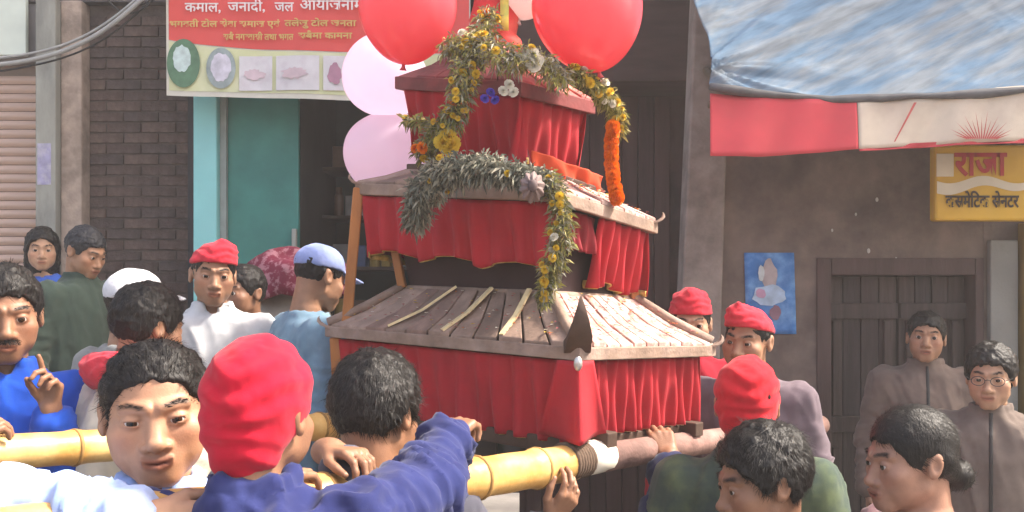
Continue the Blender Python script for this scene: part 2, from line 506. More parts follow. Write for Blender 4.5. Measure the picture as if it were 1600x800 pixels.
    def blend(f, c):
        f = (np.clip(f, 0, 1)*near)[:, None]; C[:] = C*(1-f)+np.array(c)*f
    front = np.clip((-q[:, 1]-.045)/.02, 0, 1)
    blend(np.exp(-((qa-.045)/.02)**2-((q[:, 2]+.03)/.02)**2)*front*.5, (1.05, .82, .80))
    blend((np.exp(-((q[:, 2]+.070-(qa/.025)**2*.006*smile)/.0105)**4-(qa/.0225)**4))*(q[:, 1] < -.078), (.84, .56, .54))
    blend(np.exp(-((q[:, 2]+.070-(qa/.025)**2*.006*smile)/.0028)**2-(qa/.021)**4)*(q[:, 1] < -.075), (.30, .16, .15))  # mouth line: shade of the gap between the lips, painted into the colour
    bz = .0235+.0050*np.exp(-((qa-.036)/.014)**2)-np.clip((qa-.045)/.02, 0, 1)*.003
    blend(np.exp(-((q[:, 2]-bz)/.0048)**4-((qa-.031)/.020)**4)*front*.92, (.10, .085, .08))
    blend(np.exp(-((q[:, 2]+.0012)/.0062)**4-((qa-.0315)/.0155)**4)*front*.55*(1-np.exp(-((q[:, 2]+.0012)/.003)**2)), (.35, .25, .22))
    if beard:
        nz_ = .75+.25*vnoise(q, 300)
        blend(np.exp(-((q[:, 2]+.0545)/.0062)**4-(qa/.026)**6)*front*beard*nz_, (.12, .10, .10))
        blend(np.clip((-q[:, 2]-.066)/.02, 0, 1)*np.clip((.05-q[:, 1]-.06)/.02, 0, 1)*np.clip((qa+(-q[:, 2]-.07)*1.5-.012)/.02, 0, 1)*beard*.55*nz_, (.30, .27, .26))
    body = npmesh('person', V, Q, skin_mat(tone), None, True, C)
    body.location = tuple(base); body.rotation_euler = (0, 0, R(face))
    tag(body, label, 'person', group)
    for sx in (-1, 1):
        e = bpy.data.objects.new('eye', EYE); col.objects.link(e); e.parent = body
        e.location = tuple(hq((sx*.0315, -.0755, -.0012))); rr = .0137*hs; e.scale = (rr, rr, rr)
        e.rotation_euler = Matrix(Mh).to_euler()
    rng = np.random.RandomState(abs(hash(label)) % 10000 if False else sum(map(ord, label)) % 9973)
    # ---- eyebrows, moustache: short hairs rooted on the skin
    bm_ = mat('hair%d' % int(hair_c[0]*1e4), hair_c, .5, .35, 90, bump=.4, bscale=220, spec=.3, stretch=(1, 1, .25))
    def tuft(name, wsel, n, dirf, L0, L1):
        idx = np.nonzero(wsel & near)[0]
        if len(idx) < 3: return
        idx = idx[rng.randint(0, len(idx), n)]
        p = q[idx]*[fw, 1, 1]+rng.normal(0, .0010, (n, 3)); dv = dirf(p)+rng.normal(0, .25, (n, 3)); dv /= np.linalg.norm(dv, axis=1)[:, None]
        p = p+np.array([0, -.0012, 0])
        sd_ = np.cross(dv, [0, -1, 0]); sd_ /= np.linalg.norm(sd_, axis=1)[:, None]+1e-6
        ll = rng.uniform(L0, L1, (n, 1)); wv = .0006
        Vs = np.stack([p-sd_*wv, p+sd_*wv, p+dv*ll+sd_*wv*.3+[0, -.001, 0], p+dv*ll-sd_*wv*.3+[0, -.001, 0]], 1).reshape(-1, 3)
        o = npmesh(name, hc+(Vs*hs)@Mh.T, np.arange(n)[:, None]*4+np.array([[0, 1, 2, 3]]), bm_, body); o['kind'] = 'stuff'
    fr_ = q[:, 1] < -.05
    tuft('eyebrows', fr_ & (np.abs(q[:, 2]-bz) < .0030) & (np.abs(qa-.030) < .016), 110, lambda p: np.stack([np.sign(p[:, 0]), 0*p[:, 0], .12+0*p[:, 0]], 1), .004, .007)
    if beard > .5:
        tuft('moustache', fr_ & (np.abs(q[:, 2]+.0550) < .0055) & (qa < .026), 200, lambda p: np.stack([p[:, 0]*40, 0*p[:, 0]-.2, -.6+0*p[:, 0]], 1), .005, .009)
    # ---- clothes
    top = top or {}
    tc = top.get('c', (.2, .2, .2)); g = top.get('g', .016)
    tm = cloth_mat(top.get('n', 'top%d' % int(sum(tc)*1e4)), tc, top.get('c2'), top.get('mix', 0), top.get('ms', 6), bump=top.get('bump', .1), var=top.get('var', .14))
    vis = top.get('low', hip-.12)
    cz = [(vis, sz+.16, cres)]
    for sd in J: cz.append((J[sd][2][2]-.05, J[sd][1][2]+.1, cres))
    lo2 = lo.copy(); lo2[2] = hip-.16
    xs, ys, zs = axis(lo[0], hi[0], cres, []), axis(lo[1], hi[1], cres, []), axis(lo2[2], max(sz+.16, max(J[s_][2][2] for s_ in J)+.1, max(J[s_][1][2] for s_ in J)+.1), .02, cz)
    T_ = Field(xs, ys, zs)
    sl2 = slices(g)
    T_.add(lambda X, Y, Z: f_slices(X, Y, Z, sl2), (-.24, -.34, hip-.12), (.24, .3, sz+.1), .03)
    for sd in J:
        S_, E, W, D, N, A = J[sd]
        ce = A.get('cuff', .93)
        T_.cone(S_, E, .055+g*.9, .046+g*.9, .04)
        T_.cone(E, E+(W-E)*ce, .046+g*.9, .034+g*.75, .025)
        if ce > .8: T_.cone(E+(W-E)*(ce-.07), E+(W-E)*(ce-.01), .037+g*.75, .036+g*.75, .006)
    if collar != 'none':
        T_.cut(lambda X, Y, Z: f_cone(X, Y, Z, nb+[0, -.0, .0], nb+[0, -.03, .14], .062, .085), nb-[.1, .1, .05], nb+[.1, .1, .2], .008)
    def colf(X, Y, Z):
        t = (Z-(sz+.03))/.075
        cy_ = nb[1]+.004-t*.014
        a = .073-.006*t; b = .072-.004*t
        dd = (np.sqrt((X/a)**2+((Y-cy_)/b)**2)-1)*.07
        f = np.maximum(np.abs(dd)-.0075, np.abs(t-.45)*.075-.042)
        if collar == 'open': f = np.maximum(f, -(np.abs(X)*1.0-.004-np.clip(t, 0, 1)*.03)*1.0-np.clip((Y-cy_)*3, 0, 1))
        return f
    if collar in ('stand', 'open'):
        T_.add(colf, nb-[.1, .1, .05], nb+[.1, .1, .13], .008)
    V, Q = T_.net()
    # folds: soft lumps plus rings that gather at the elbows
    nrm = np.zeros_like(V)
    fn = np.cross(V[Q[:, 2]]-V[Q[:, 0]], V[Q[:, 3]]-V[Q[:, 1]])
    for k in range(4): np.add.at(nrm, Q[:, k], fn)
    nrm /= np.linalg.norm(nrm, axis=1)[:, None]+1e-12
    fk = top.get('fold', 1); sd0 = rng.randint(50)
    ridged = lambda p, f, sd_: np.clip(1-np.abs(vnoise(p, f, sd_))*2.4, -.3, 1)
    armw = np.zeros(len(V)); ring = np.zeros(len(V))
    for sd in J:
        S_, E, W, D, N, A = J[sd]
        for a0, a1 in ((S_, E), (E, W)):
            ub = unit(a1-a0); t = np.clip((V-a0)@ub/np.linalg.norm(a1-a0), 0, 1)
            dist = np.linalg.norm(V-a0-t[:, None]*(a1-a0), axis=1)
            wgt = np.exp(-(np.clip(dist-.06, 0, 1)/.03)**2)
            if a0 is S_: wgt = wgt*np.clip((t-.15)/.3, 0, 1)
            al = (V@ub)[:, None]*ub
            slant = unit(np.cross(ub, [.3, .4, .8]))
            p = al+(V-al)*.30+ub*((V@slant)*.55)[:, None]
            val = ridged(p, 27, sd0+3)*.0085+ridged(p, 55, sd0+5)*.0030
            new = wgt > armw
            ring = np.where(new, val, ring); armw = np.maximum(armw, wgt)
    pz = V*[1, 1, .28]+np.stack([V[:, 2]*.25, V[:, 2]*0, V[:, 0]*.1], 1)
    tor = ridged(pz, 17, sd0+9)*.0075+ridged(pz, 37, sd0+11)*.0030
    fold = (ring*armw+tor*(1-armw))*fk+vnoise(V, 9, sd0)*.004
    for sd in J:
        S_, E, W, D, N, A = J[sd]
        de = np.linalg.norm(V-E, axis=1); s_ = (V-E)@unit(W-S_)
        fold += np.sin(s_*115+3*vnoise(V, 14, 3))*.0045*np.exp(-(de/.11)**2)
    V = V+nrm*fold[:, None]
    shirt = npmesh(topname, V, Q, tm, body)
    # trousers, shoes
    xs, ys, zs = axis(-.3, .3, .018, []), axis(-.26, .24, .018, []), axis(.03, hip+.1, .024, [])
    T2 = Field(xs, ys, zs)
    sl3 = [(zz, a+.006, b+.006, 0, float(shy(zz))) for zz, a, b in [(hip-.13, .15, .105), (hip, .168, .115), (hip+.05, .16, .11)]]
    T2.add(lambda X, Y, Z: f_slices(X, Y, Z, sl3), (-.2, -.2, hip-.16), (.2, .2, hip+.06), .02)
    for a_, k_, n_ in legs:
        T2.cone(a_, k_, .094, .07, .03); T2.cone(k_, n_, .07, .058, .02)
    V2, Q2 = T2.net()
    V2 = V2+(fbm(V2*[1, 1, .5], 12, 4)*.006)[:, None]*unit([1, -1, 0])
    npmesh('trousers', V2, Q2, cloth_mat('trousers%d' % int(sum(trousers)*1e4), trousers), body)
    for a_, k_, n_ in legs:
        T3 = Field(axis(n_[0]-.08, n_[0]+.08, .012, []), axis(n_[1]-.26, n_[1]+.12, .012, []), axis(-.02, .16, .011, []))
        T3.cone(n_+[0, .02, -.04], n_+[0, -.16, -.05], .044, .038, .02); T3.cone(n_, n_+[0, .01, -.03], .05, .05, .02)
        T3.F = np.maximum(T3.F, (0.002-T3.a[2]).reshape(1, 1, -1).astype(np.float32))
        v3, q3 = T3.net(); npmesh('shoe', v3, q3, mat('shoe_leather', (.02, .018, .016), .5, .2), body)
    # ---- head pieces in head coordinates
    def headfield(fn, rs, lo_, hi_, amp=0., freq=60, seed=1, ridge=None):
        f = Field(axis(lo_[0], hi_[0], rs, []), axis(lo_[1], hi_[1], rs, []), axis(lo_[2], hi_[2], rs, []))
        X, Y, Z = [a.reshape([-1 if i == k else 1 for k in range(3)]).astype(np.float32) for i, a in enumerate(f.a)]
        f.F = (fn(X, Y, Z)+0*X+0*Y+0*Z).astype(np.float32)
        f.F[0] = f.F[-1] = 1; f.F[:, 0] = f.F[:, -1] = 1; f.F[:, :, 0] = f.F[:, :, -1] = 1
        v, qd = f.net()
        n_ = np.zeros_like(v); fn_ = np.cross(v[qd[:, 2]]-v[qd[:, 0]], v[qd[:, 3]]-v[qd[:, 1]])
        for k in range(4): np.add.at(n_, qd[:, k], fn_)
        n_ /= np.linalg.norm(n_, axis=1)[:, None]+1e-12
        if amp: v = v+n_*(fbm(v, freq, seed)*amp)[:, None]
        if ridge is not None: v = v+n_*ridge(v)[:, None]
        return v, qd, n_
    out = lambda v: hc+(v*hs*np.array([fw, 1, 1]))@Mh.T
    if hair:
        th_ = {'short': .009, 'thick': .017, 'crop': .005, 'bun': .008, 'long': .014}[hair]
        zl = np.array(HZ)
        def fh(X, Y, Z):
            dd = f_ell(X, Y, Z, (0, .016, .034), (.0765+th_*.9, .095+th_, .086+th_*1.25))
            line = np.interp(Y, zl[:, 0], zl[:, 1]).astype(np.float32)
            if hair == 'long':
                line = np.where(Y > -.045, -.2, line)
                dd = smin(dd, f_slices(X, Y, Z, [(-.17, .085, .05, 0, .045), (-.05, .092, .075, 0, .02), (.02, .088, .10, 0, .015)]), .02)
            line = line+.0035*np.sin(X*150+Y*60)+.002*np.sin(X*340+1)
            if age: line = line+np.clip((-Y-.03)*.25, 0, .03)*age
            dd = np.maximum(dd, (line-Z)*.8)
            if hair == 'long': dd = np.maximum(dd, -f_ell(X, Y, Z, (0, -.09, -.02), (.062, .085, .088)))
            if hair == 'bun':
                dd = smin(dd, f_ell(X, Y, Z, (0, .118, -.052), (.046, .036, .036)), .012)
                dd = smin(dd, f_cone(np.abs(X), Y, Z, np.array([.055, .045, .0]), np.array([.01, .105, -.05]), .028, .022), .02)
            if cap: dd = np.maximum(dd, Z-.05)
            return dd
        v, qd, n_ = headfield(fh, .0042, (-.125, -.135, -.19), (.125, .175, .165), .0045 if hair != 'bun' else .0015, 55, rng.randint(40))
        hm = mat('hair%d' % int(hair_c[0]*1e4), hair_c, .5, .35, 90, bump=.4, bscale=220, spec=.3, stretch=(1, 1, .25))
        npmesh('hair', out(v), qd, hm, body)
        if strands:
            idx = rng.randint(0, len(v), strands); p = v[idx]+rng.normal(0, .0015, (strands, 3)); n0 = n_[idx]
            crown = np.array([0.01, .045, .13])
            fl = p-crown; fl -= n0*np.sum(fl*n0, 1)[:, None]; fl /= np.linalg.norm(fl, axis=1)[:, None]+1e-6
            if hair == 'bun':
                fl = np.array([0, .115, -.05])-p; fl -= n0*np.sum(fl*n0, 1)[:, None]; fl /= np.linalg.norm(fl, axis=1)[:, None]+1e-6
            fl = np.where((p[:, 1:2] < -.045) & (hair != 'bun'), fl*np.array([1, -.6, -.6]), fl)
            lift = .06 if hair == 'bun' else .26
            dr = fl+n0*(lift+rng.normal(0, .12, (strands, 1)))+rng.normal(0, .13 if hair == 'bun' else .28, (strands, 3)); dr /= np.linalg.norm(dr, axis=1)[:, None]
            ln2 = rng.uniform(.012, .028, (strands, 1))*(1 if hair != 'crop' else .75)
            sd_ = np.cross(dr, n0); sd_ /= np.linalg.norm(sd_, axis=1)[:, None]+1e-6; wv = .0006
            a0 = p-sd_*wv-n0*.002; a1 = p+sd_*wv-n0*.002; mid = p+dr*ln2*.55; b0 = mid-sd_*wv*.7; b1 = mid+sd_*wv*.7
            tip = p+dr*ln2+(-n0*.25+fl*.2)*ln2*.5
            Vs = np.stack([a0, a1, b1, b0, tip+sd_*.0001, tip-sd_*.0001], 1).reshape(-1, 3)
            bq = np.arange(strands)[:, None]*6
            Qs = np.concatenate([bq+np.array([[0, 1, 2, 3]]), bq+np.array([[3, 2, 4, 5]])])
            so = npmesh('hair_strands', out(Vs), Qs, hm, body); so['kind'] = 'stuff'
    if cap:
        kd, cc = cap[0], cap[1]
        cm = cloth_mat('cap%s%d' % (kd, int(sum(cc)*1e4)), cc, tuple(v*.72 for v in cc), .5, 14, bump=.14, bscale=500)
        if kd == 'topi':
            hgt = cap[2] if len(cap) > 2 else .085; sk = cap[3] if len(cap) > 3 else .0
            S3 = [(0, .085, .106, 0, .012), (.012, .0855, .1065, 0, .012), (hgt*.5, .080, .101, sk*.3, .014), (hgt*.85, .069, .092, sk*.7, .016), (hgt, .054, .084, sk, .018), (hgt+.018, .018, .068, sk*1.2, .02)]
            tilt = cap[4] if len(cap) > 4 else .10
            def fc(X, Y, Z):
                zz = Z-.042+(Y)*tilt*1.2
                return f_slices(X, Y, zz, S3)
            v, qd, n_ = headfield(fc, .0044, (-.115, -.125, -.0), (.115, .15, .19), .003, 32, rng.randint(40),
                                  lambda v: .0022*np.sin(v[:, 2]*190+4*vnoise(v, 18, 2)+v[:, 0]*30)*np.clip((v[:, 2]-.06)/.02, 0, 1))
        elif kd == 'wrap':                          # soft cloth cap pulled down over the nape
            def fc(X, Y, Z):
                dd = f_ell(X, Y, Z, (0, .018, .030), (.088, .112, .112))
                dd = smin(dd, f_ell(X, Y, Z, (0, .050, -.04), (.068, .066, .078)), .03)
                line = np.interp(Y, [-.12, -.05, .0, .05, .1], [.055, .045, -.01, -.085, -.105]).astype(np.float32)
                return np.maximum(dd, line-Z)
            v, qd, n_ = headfield(fc, .0042, (-.125, -.135, -.13), (.125, .165, .175), 0.003, 22, 5,
                                  lambda v: .0022*np.sin(v[:, 2]*150+5*vnoise(v, 13, 2)+v[:, 0]*22)+.0016*np.sin(v[:, 2]*70-v[:, 0]*40+4*vnoise(v, 9, 7)))
        else:                                       # baseball cap or beanie
            def fc(X, Y, Z):
                dd = f_ell(X, Y, Z, (0, .014, .040), (.086, .106, .088))
                dd = np.maximum(dd, .034-Z-Y*.12)
                if kd == 'peaked':
                    br = np.maximum(f_ell(X, Y, Z*0, (0, -.105, 0), (.072, .085, 1.)), np.abs(Z-.050+X*X*4-(Y+.10)*.12)-.004)
                    dd = smin(dd, br, .004)
                return dd
            v, qd, n_ = headfield(fc, .0044, (-.115, -.215, -.03), (.115, .15, .16), .0022, 30, 3,
                                  (lambda v: .002*np.sin(np.arctan2(v[:, 0], v[:, 1])*60)) if kd == 'beanie' else None)
        npmesh('cap', out(v), qd, cm, body)
    if scarf:
        T4 = Field(axis(-.2, .2, .008, []), axis(hc[1]-.2, hc[1]+.26, .008, []), axis(sz-.1, sz+.2, .008, []))
        cen = np.array([0, shy(sz)+.01, sz+.065])
        def fs(X, Y, Z):
            yy = (Y-cen[1]); zz = Z-cen[2]-yy*scarf.get('tilt', .25)
            rho = np.sqrt((X/.105)**2+(yy/.10)**2)
            return np.sqrt(((rho-1)*.1)**2+(zz*.62)**2)-.032
        T4.add(fs, cen-.16, cen+.16, 0)
        v, qd = T4.net()
        v = v+(fbm(v, 24, 3)*.006+.005*np.sin(v[:, 2]*150+5*vnoise(v, 12, 4)))[:, None]*unit([.3, .5, .6])
        npmesh('scarf', v, qd, cloth_mat('scarf', scarf['c'], tuple(k*.7 for k in scarf['c']), .5, 12), body)
    if zip_:
        bv = BVHTree.FromPolygons([tuple(p) for p in V], [tuple(int(i) for i in f) for f in Q])
        mb = MB(); pts = []
        for zz in np.linspace(sz+.075, hip-.06, 40):
            hit = bv.ray_cast((0, -1, zz), (0, 1, 0))
            if hit[0] is not None: pts.append((0, hit[0][1]-.002, zz))
        if len(pts) > 4:
            G = np.array([[(p[0]-.007, p[1], p[2]), (p[0]-.003, p[1]-.003, p[2]), (p[0]+.003, p[1]-.003, p[2]), (p[0]+.007, p[1], p[2])] for p in pts])
            mb.grid(G); mb.build('zip', mat('zip_dark', zip_, .5, .1), body, world=False)
    if glasses:
        mb = MB()
        for sx in (-1, 1):
            t_ = np.linspace(0, 2*math.pi, 25)
            mb.tube(out(np.stack([sx*.032+.023*np.cos(t_), -.108+0*t_+np.abs(sx*.032+.023*np.cos(t_))**2*3, -.003+.017*np.sin(t_)], 1)), .0016, 6, False)
            mb.tube(out(np.array([(sx*.055, -.099, 0), (sx*.075, -.05, .004), (sx*.080, .01, .006)])), .0014, 6)
        mb.tube(out(np.array([(-.009, -.108, 0), (0, -.110, .003), (.009, -.108, 0)])), .0014, 6)
        mb.build('glasses', mat('spectacle_frame', (.03, .03, .03), .3, 0), body, world=False)
    body['_'] = 0; del body['_']
    return body, J, shirt
# ================================================================== setting
def brick_rows(parent, x0, x1, yf, z0, z1, m_list, bw=.215, bh=.058, gap=.011, depth=.03, seed=1, name='brick'):
    """single bricks standing 8-14 mm proud of the mortar face at y = yf, sharing a few meshes"""
    rg = random.Random(seed); protos = {}
    z = z0; row = 0
    while z+bh <= z1+1e-6:
        x = x0-(bw+gap)*(.5 if row % 2 else 0)
        while x < x1:
            a = max(x, x0); b = min(x+bw, x1)
            if b-a > .03:
                key = (round(b-a, 3), rg.randrange(len(m_list)), rg.randrange(3))
                if key not in protos:
                    L = key[0]; j = [rg.uniform(-.003, .003) for _ in range(8)]
                    mb = MB(); mb.hexa([(0, -.010+j[0], 0+j[1]), (L, -.010+j[2], 0+j[3]), (L, depth, 0), (0, depth, 0), (0, -.010+j[4], bh+j[5]), (L, -.010+j[6], bh+j[7]), (L, depth, bh), (0, depth, bh)])
                    o = mb.build(name, m_list[key[1]], None, bevel=0)
                    put(o, parent); protos[key] = o
                else:
                    o = dup(protos[key])
                o.location = (a, yf+rg.uniform(-.002, .004), z)
            x += bw+gap
        z += bh+gap; row += 1

def text_mesh(name, s, size, m, loc, parent, bold=.0, sx=1.0, rot=0, depth=.001, align='LEFT', maxw=None):
    cu = bpy.data.curves.new(name, 'FONT'); cu.body = s; cu.size = size; cu.align_x = align; cu.extrude = depth; cu.offset = bold
    o = bpy.data.objects.new(name, cu); col.objects.link(o)
    bpy.context.view_layer.update()
    dg = bpy.context.evaluated_depsgraph_get()
    me = bpy.data.meshes.new_from_object(o.evaluated_get(dg))
    bpy.data.objects.remove(o); bpy.data.curves.remove(cu)
    me.materials.clear(); me.materials.append(m)
    t = bpy.data.objects.new(name, me); col.objects.link(t)
    wdt = max(v.co.x for v in me.vertices)-min(v.co.x for v in me.vertices) if len(me.vertices) else 1
    k = sx if not maxw else min(1.5, maxw/wdt)
    t.matrix_world = Matrix.Translation(Vector(loc)) @ Matrix.Rotation(R(rot), 4, 'Y') @ Matrix.Rotation(R(90), 4, 'X') @ Matrix.Diagonal((k, 1, 1, 1))
    put(t, parent)
    return t

# ---- street
gm = mat('street_stone', (.16, .145, .13), .9, .25, 3, c2=(.09, .08, .075), mix=.7, mscale=1.2, bump=.5, bscale=25)
tag(mesh('street', [(-60, -60, 0), (60, -60, 0), (60, 60, 0), (-60, 60, 0)], [(0, 1, 2, 3)], gm), kind='structure')
stm = mat('step_stone', (.24, .22, .20), .9, .2, 9, c2=(.14, .12, .11), mix=.6, mscale=2, bump=.5, bscale=40)
mb = MB(); mb.box(-6.5, -.42, 3.42, 4.75, -.02, .30); mb.box(-6.5, -.42, 4.753, 8.0, -.02, .50)
tag(mb.build('stone_step', stm, None, bevel=.012), kind='structure')
mb = MB(); mb.box(.6, 6.5, 4.86, 5.6, -.02, .10)
tag(mb.build('door_step', stm, None, bevel=.01), kind='structure')

# ---- left house: roller shutter, two pillars, dark brick wall
YL = 6.2
plaster_g = mat('grey_green_plaster', (.33, .33, .29), .9, .2, 7, c2=(.15, .15, .14), mix=.7, mscale=3, bump=.3, bscale=40, stretch=(1, 1, .4))
tanp = mat('tan_pillar', (.40, .31, .25), .9, .25, 14, c2=(.2, .16, .13), mix=.7, mscale=6, bump=.5, bscale=50)
mortar = mat('dark_mortar', (.10, .078, .068), .95, .3, 12, bump=.5, bscale=50)
dbr = [mat('dark_brick_%d' % i, c, .92, .3, 22, c2=tuple(v*.55 for v in c), mix=.6, mscale=8, bump=.5, bscale=90) for i, c in enumerate([(.115, .078, .066), (.098, .069, .06), (.128, .088, .073), (.088, .066, .060)])]
house = empty('shop_house', (-2.7, YL, .5))
tag(house, 'shuttered shop house with grey and tan pillars and a dark brick wall', 'building')
MB().box(-7.0, -4.05, YL-.02, YL+.3, .5, 9.0).build('wall', plaster_g, house)
MB().box(-4.05, -3.0, YL+.10, YL+.3, .5, 9.0).build('shutter_recess', mortar, house)
MB().box(-4.05, -3.0, YL-.03, YL+.1, 3.24, 3.62).build('shutter_hood', mat('hood_grey', (.21, .195, .19), .8, .15, 10), house, bevel=.01)
MB().box(-4.6, -3.09, YL-.10, YL-.06, 3.27, 4.2).build('signboard', mat('pale_signboard', (.62, .68, .60), .6, .1, 6, c2=(.5, .55, .5), mix=.5, mscale=2), house, bevel=.006)
MB().box(-3.2, -2.2, YL-.05, YL+.1, 3.625, 9.0).build('upper_wall', mat('grimy_plaster', (.14, .125, .12), .95, .3, 5, c2=(.07, .065, .065), mix=.8, mscale=2.5, bump=.3), house)
MB().box(-3.0, -2.872, YL-.16, YL+.2, .5, 3.62).build('pillar', plaster_g, house, bevel=.008)
MB().box(-2.87, -2.735, YL-.10, YL+.2, .5, 3.62).build('pillar', tanp, house, bevel=.01)
sh = MB().box(-4.04, -3.01, YL+.045, YL+.05, .5, 3.24).build('shutter', mat('shutter_back', (.2, .15, .12), .7, .1), house)
slm = mat('shutter_slat', (.56, .40, .32), .55, .12, 4, c2=(.44, .31, .25), mix=.6, mscale=3, stretch=(.3, 1, 3), spec=.4)
pitch = .058; n = int(2.72/pitch)
a_ = np.linspace(0, 1, 7); prof = [(-.004-.016*math.sin(math.pi*t), t*(pitch-.004)) for t in a_]
V = [(x, y, z) for x in (-4.03, -3.02) for y, z in prof]; k = len(prof)
Fs = [(i, i+1, k+i+1, k+i) for i in range(k-1)]
s0 = mesh('slat', V, Fs, slm, sh, True)
s0.location = (0, YL+.044, .505)
for i in range(1, n):
    s = dup(s0); s.location = (random.Random(i).uniform(-.004, .004), YL+.044, .505+i*pitch)
bw = MB().box(-2.735, -2.02, YL+.02, YL+.3, .5, 3.62).build('brick_wall', mortar, house)
brick_rows(bw, -2.73, -2.03, YL+.018, 1.35, 3.6, dbr)
st = MB().box(-2.985, -2.90, YL-.163, YL-.161, 2.44, 2.70).build('paper_notice', mat('violet_paper', (.36, .34, .5), .8, .2, 20, c2=(.55, .53, .56), mix=.7, mscale=18), house)

# ---- teal shop front
teal = mat('teal_paint', (.045, .23, .195), .5, .12, 4, c2=(.028, .15, .14), mix=.6, mscale=2.5, spec=.4)
cyan = mat('pale_cyan_paint', (.30, .68, .67), .5, .1, 8, c2=(.24, .5, .5), mix=.5, mscale=4)
shop = empty('teal_shop_front', (-1.4, 6.0, .5))
tag(shop, 'teal painted shop front with pale cyan post and dark open interior', 'building')
MB().box(-1.97, -1.825, 5.93, 6.10, .5, 3.9).build('post', cyan, shop, bevel=.008)
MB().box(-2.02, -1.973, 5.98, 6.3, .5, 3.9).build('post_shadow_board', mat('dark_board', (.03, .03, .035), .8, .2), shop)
MB().box(-1.822, -1.785, 5.99, 6.1, .5, 3.9).build('door_jamb', mat('pale_jamb', (.33, .36, .34), .6, .15), shop)
leaf = MB().box(-1.785, -1.34, 6.03, 6.075, .5, 3.9).build('door_leaf', teal, shop, bevel=.004)
MB().box(-1.375, -1.345, 5.985, 6.02, 2.0, 2.16).build('handle', mat('pale_handle', (.34, .34, .30), .5, .1), leaf, bevel=.006)
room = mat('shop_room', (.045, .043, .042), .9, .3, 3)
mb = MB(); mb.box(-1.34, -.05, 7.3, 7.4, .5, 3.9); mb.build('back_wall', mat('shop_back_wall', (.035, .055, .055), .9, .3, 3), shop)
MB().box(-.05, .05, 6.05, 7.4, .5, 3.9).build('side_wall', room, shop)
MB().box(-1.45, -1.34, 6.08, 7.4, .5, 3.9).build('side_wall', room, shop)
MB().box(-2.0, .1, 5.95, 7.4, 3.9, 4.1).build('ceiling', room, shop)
shelfm = mat('shelf_wood', (.05, .035, .028), .8, .25, 12, stretch=(.3, 1, 1))
for zz in (1.55, 1.92, 2.28, 2.62):
    MB().box(-1.335, -.1, 6.75, 7.1, zz, zz+.025).build('shelf', shelfm, shop, bevel=.003)
MB().box(-1.2, -.1, 6.3, 6.75, .5, 1.45).build('counter', shelfm, shop, bevel=.01)
rg = random.Random(4)
goods = [('red', (.16, .03, .03)), ('yellow', (.25, .17, .03)), ('brown', (.10, .06, .04)), ('grey', (.14, .14, .14)), ('blue', (.04, .07, .16)), ('white', (.3, .3, .28)), ('green', (.05, .12, .05))]
lv = {1.55: 'counter-high shelf', 1.92: 'middle shelf', 2.28: 'upper shelf', 2.62: 'top shelf'}
for zz in (1.55, 1.92, 2.28, 2.62):
    x = -1.27; used = [(a, b) for a in goods for b in (0, 1)]; rg.shuffle(used)
    while x < -.55:
        (nm, c), kk = used.pop(); wd = rg.uniform(.06, .12); hh = rg.uniform(.13, .24)
        if kk:
            t = MB().tube([(x+wd/2, 6.86, zz+.0252), (x+wd/2, 6.86, zz+hh*.75), (x+wd/2, 6.86, zz+hh*.82), (x+wd/2, 6.86, zz+hh)], [wd/2, wd/2, wd*.36, wd*.36], 12).build('jar', mat('goods_'+nm, c, .45, .2, 20), None)
            tag(t, '%s jar on the %s inside the teal shop' % (nm, lv[zz]), 'jar', 'jars on the shop shelves')
        else:
            t = MB().box(x, x+wd, 6.79, 6.94, zz+.0252, zz+hh).build('packet', mat('goods_'+nm, c, .45, .2, 20), None, bevel=.006)
            tag(t, '%s packet on the %s inside the teal shop' % (nm, lv[zz]), 'packet', 'packets on the shop shelves')
        x += wd+rg.uniform(.012, .05)

# ---- brick house behind the palanquin
mid = empty('dark_brick_house', (.45, 6.3, 0))
tag(mid, 'dark reddish brick house with a gloomy passage behind the palanquin', 'building')
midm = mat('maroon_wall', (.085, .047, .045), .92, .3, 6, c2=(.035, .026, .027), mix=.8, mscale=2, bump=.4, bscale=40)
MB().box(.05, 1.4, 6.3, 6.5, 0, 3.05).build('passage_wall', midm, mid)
MB().box(.05, 1.4, 5.9, 6.5, 3.55, 9.0).build('upper_wall', mat('grey_upper_wall', (.15, .135, .13), .9, .25, 6, c2=(.10, .09, .088), mix=.7, mscale=3), mid)
MB().box(.0, 1.4, 5.86, 6.5, 3.05, 3.55).build('lintel', mat('lintel_wood', (.075, .045, .04), .8, .25, 14, stretch=(.2, 1, 1)), mid, bevel=.01)
MB().box(-2.02, .05, 5.95, 6.4, 4.1, 9.0).build('upper_storey', mat('brick_upper', (.15, .10, .085), .9, .25, 10), mid)
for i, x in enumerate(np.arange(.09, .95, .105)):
    MB().box(x, x+.098, 6.265, 6.298, .1, 3.04).build('plank', mat('passage_plank_%d' % (i % 3), [(.080, .044, .043), (.070, .040, .041), (.090, .049, .046)][i % 3], .85, .25, 9, stretch=(3, 1, .25), bump=.3), mid, bevel=.004)

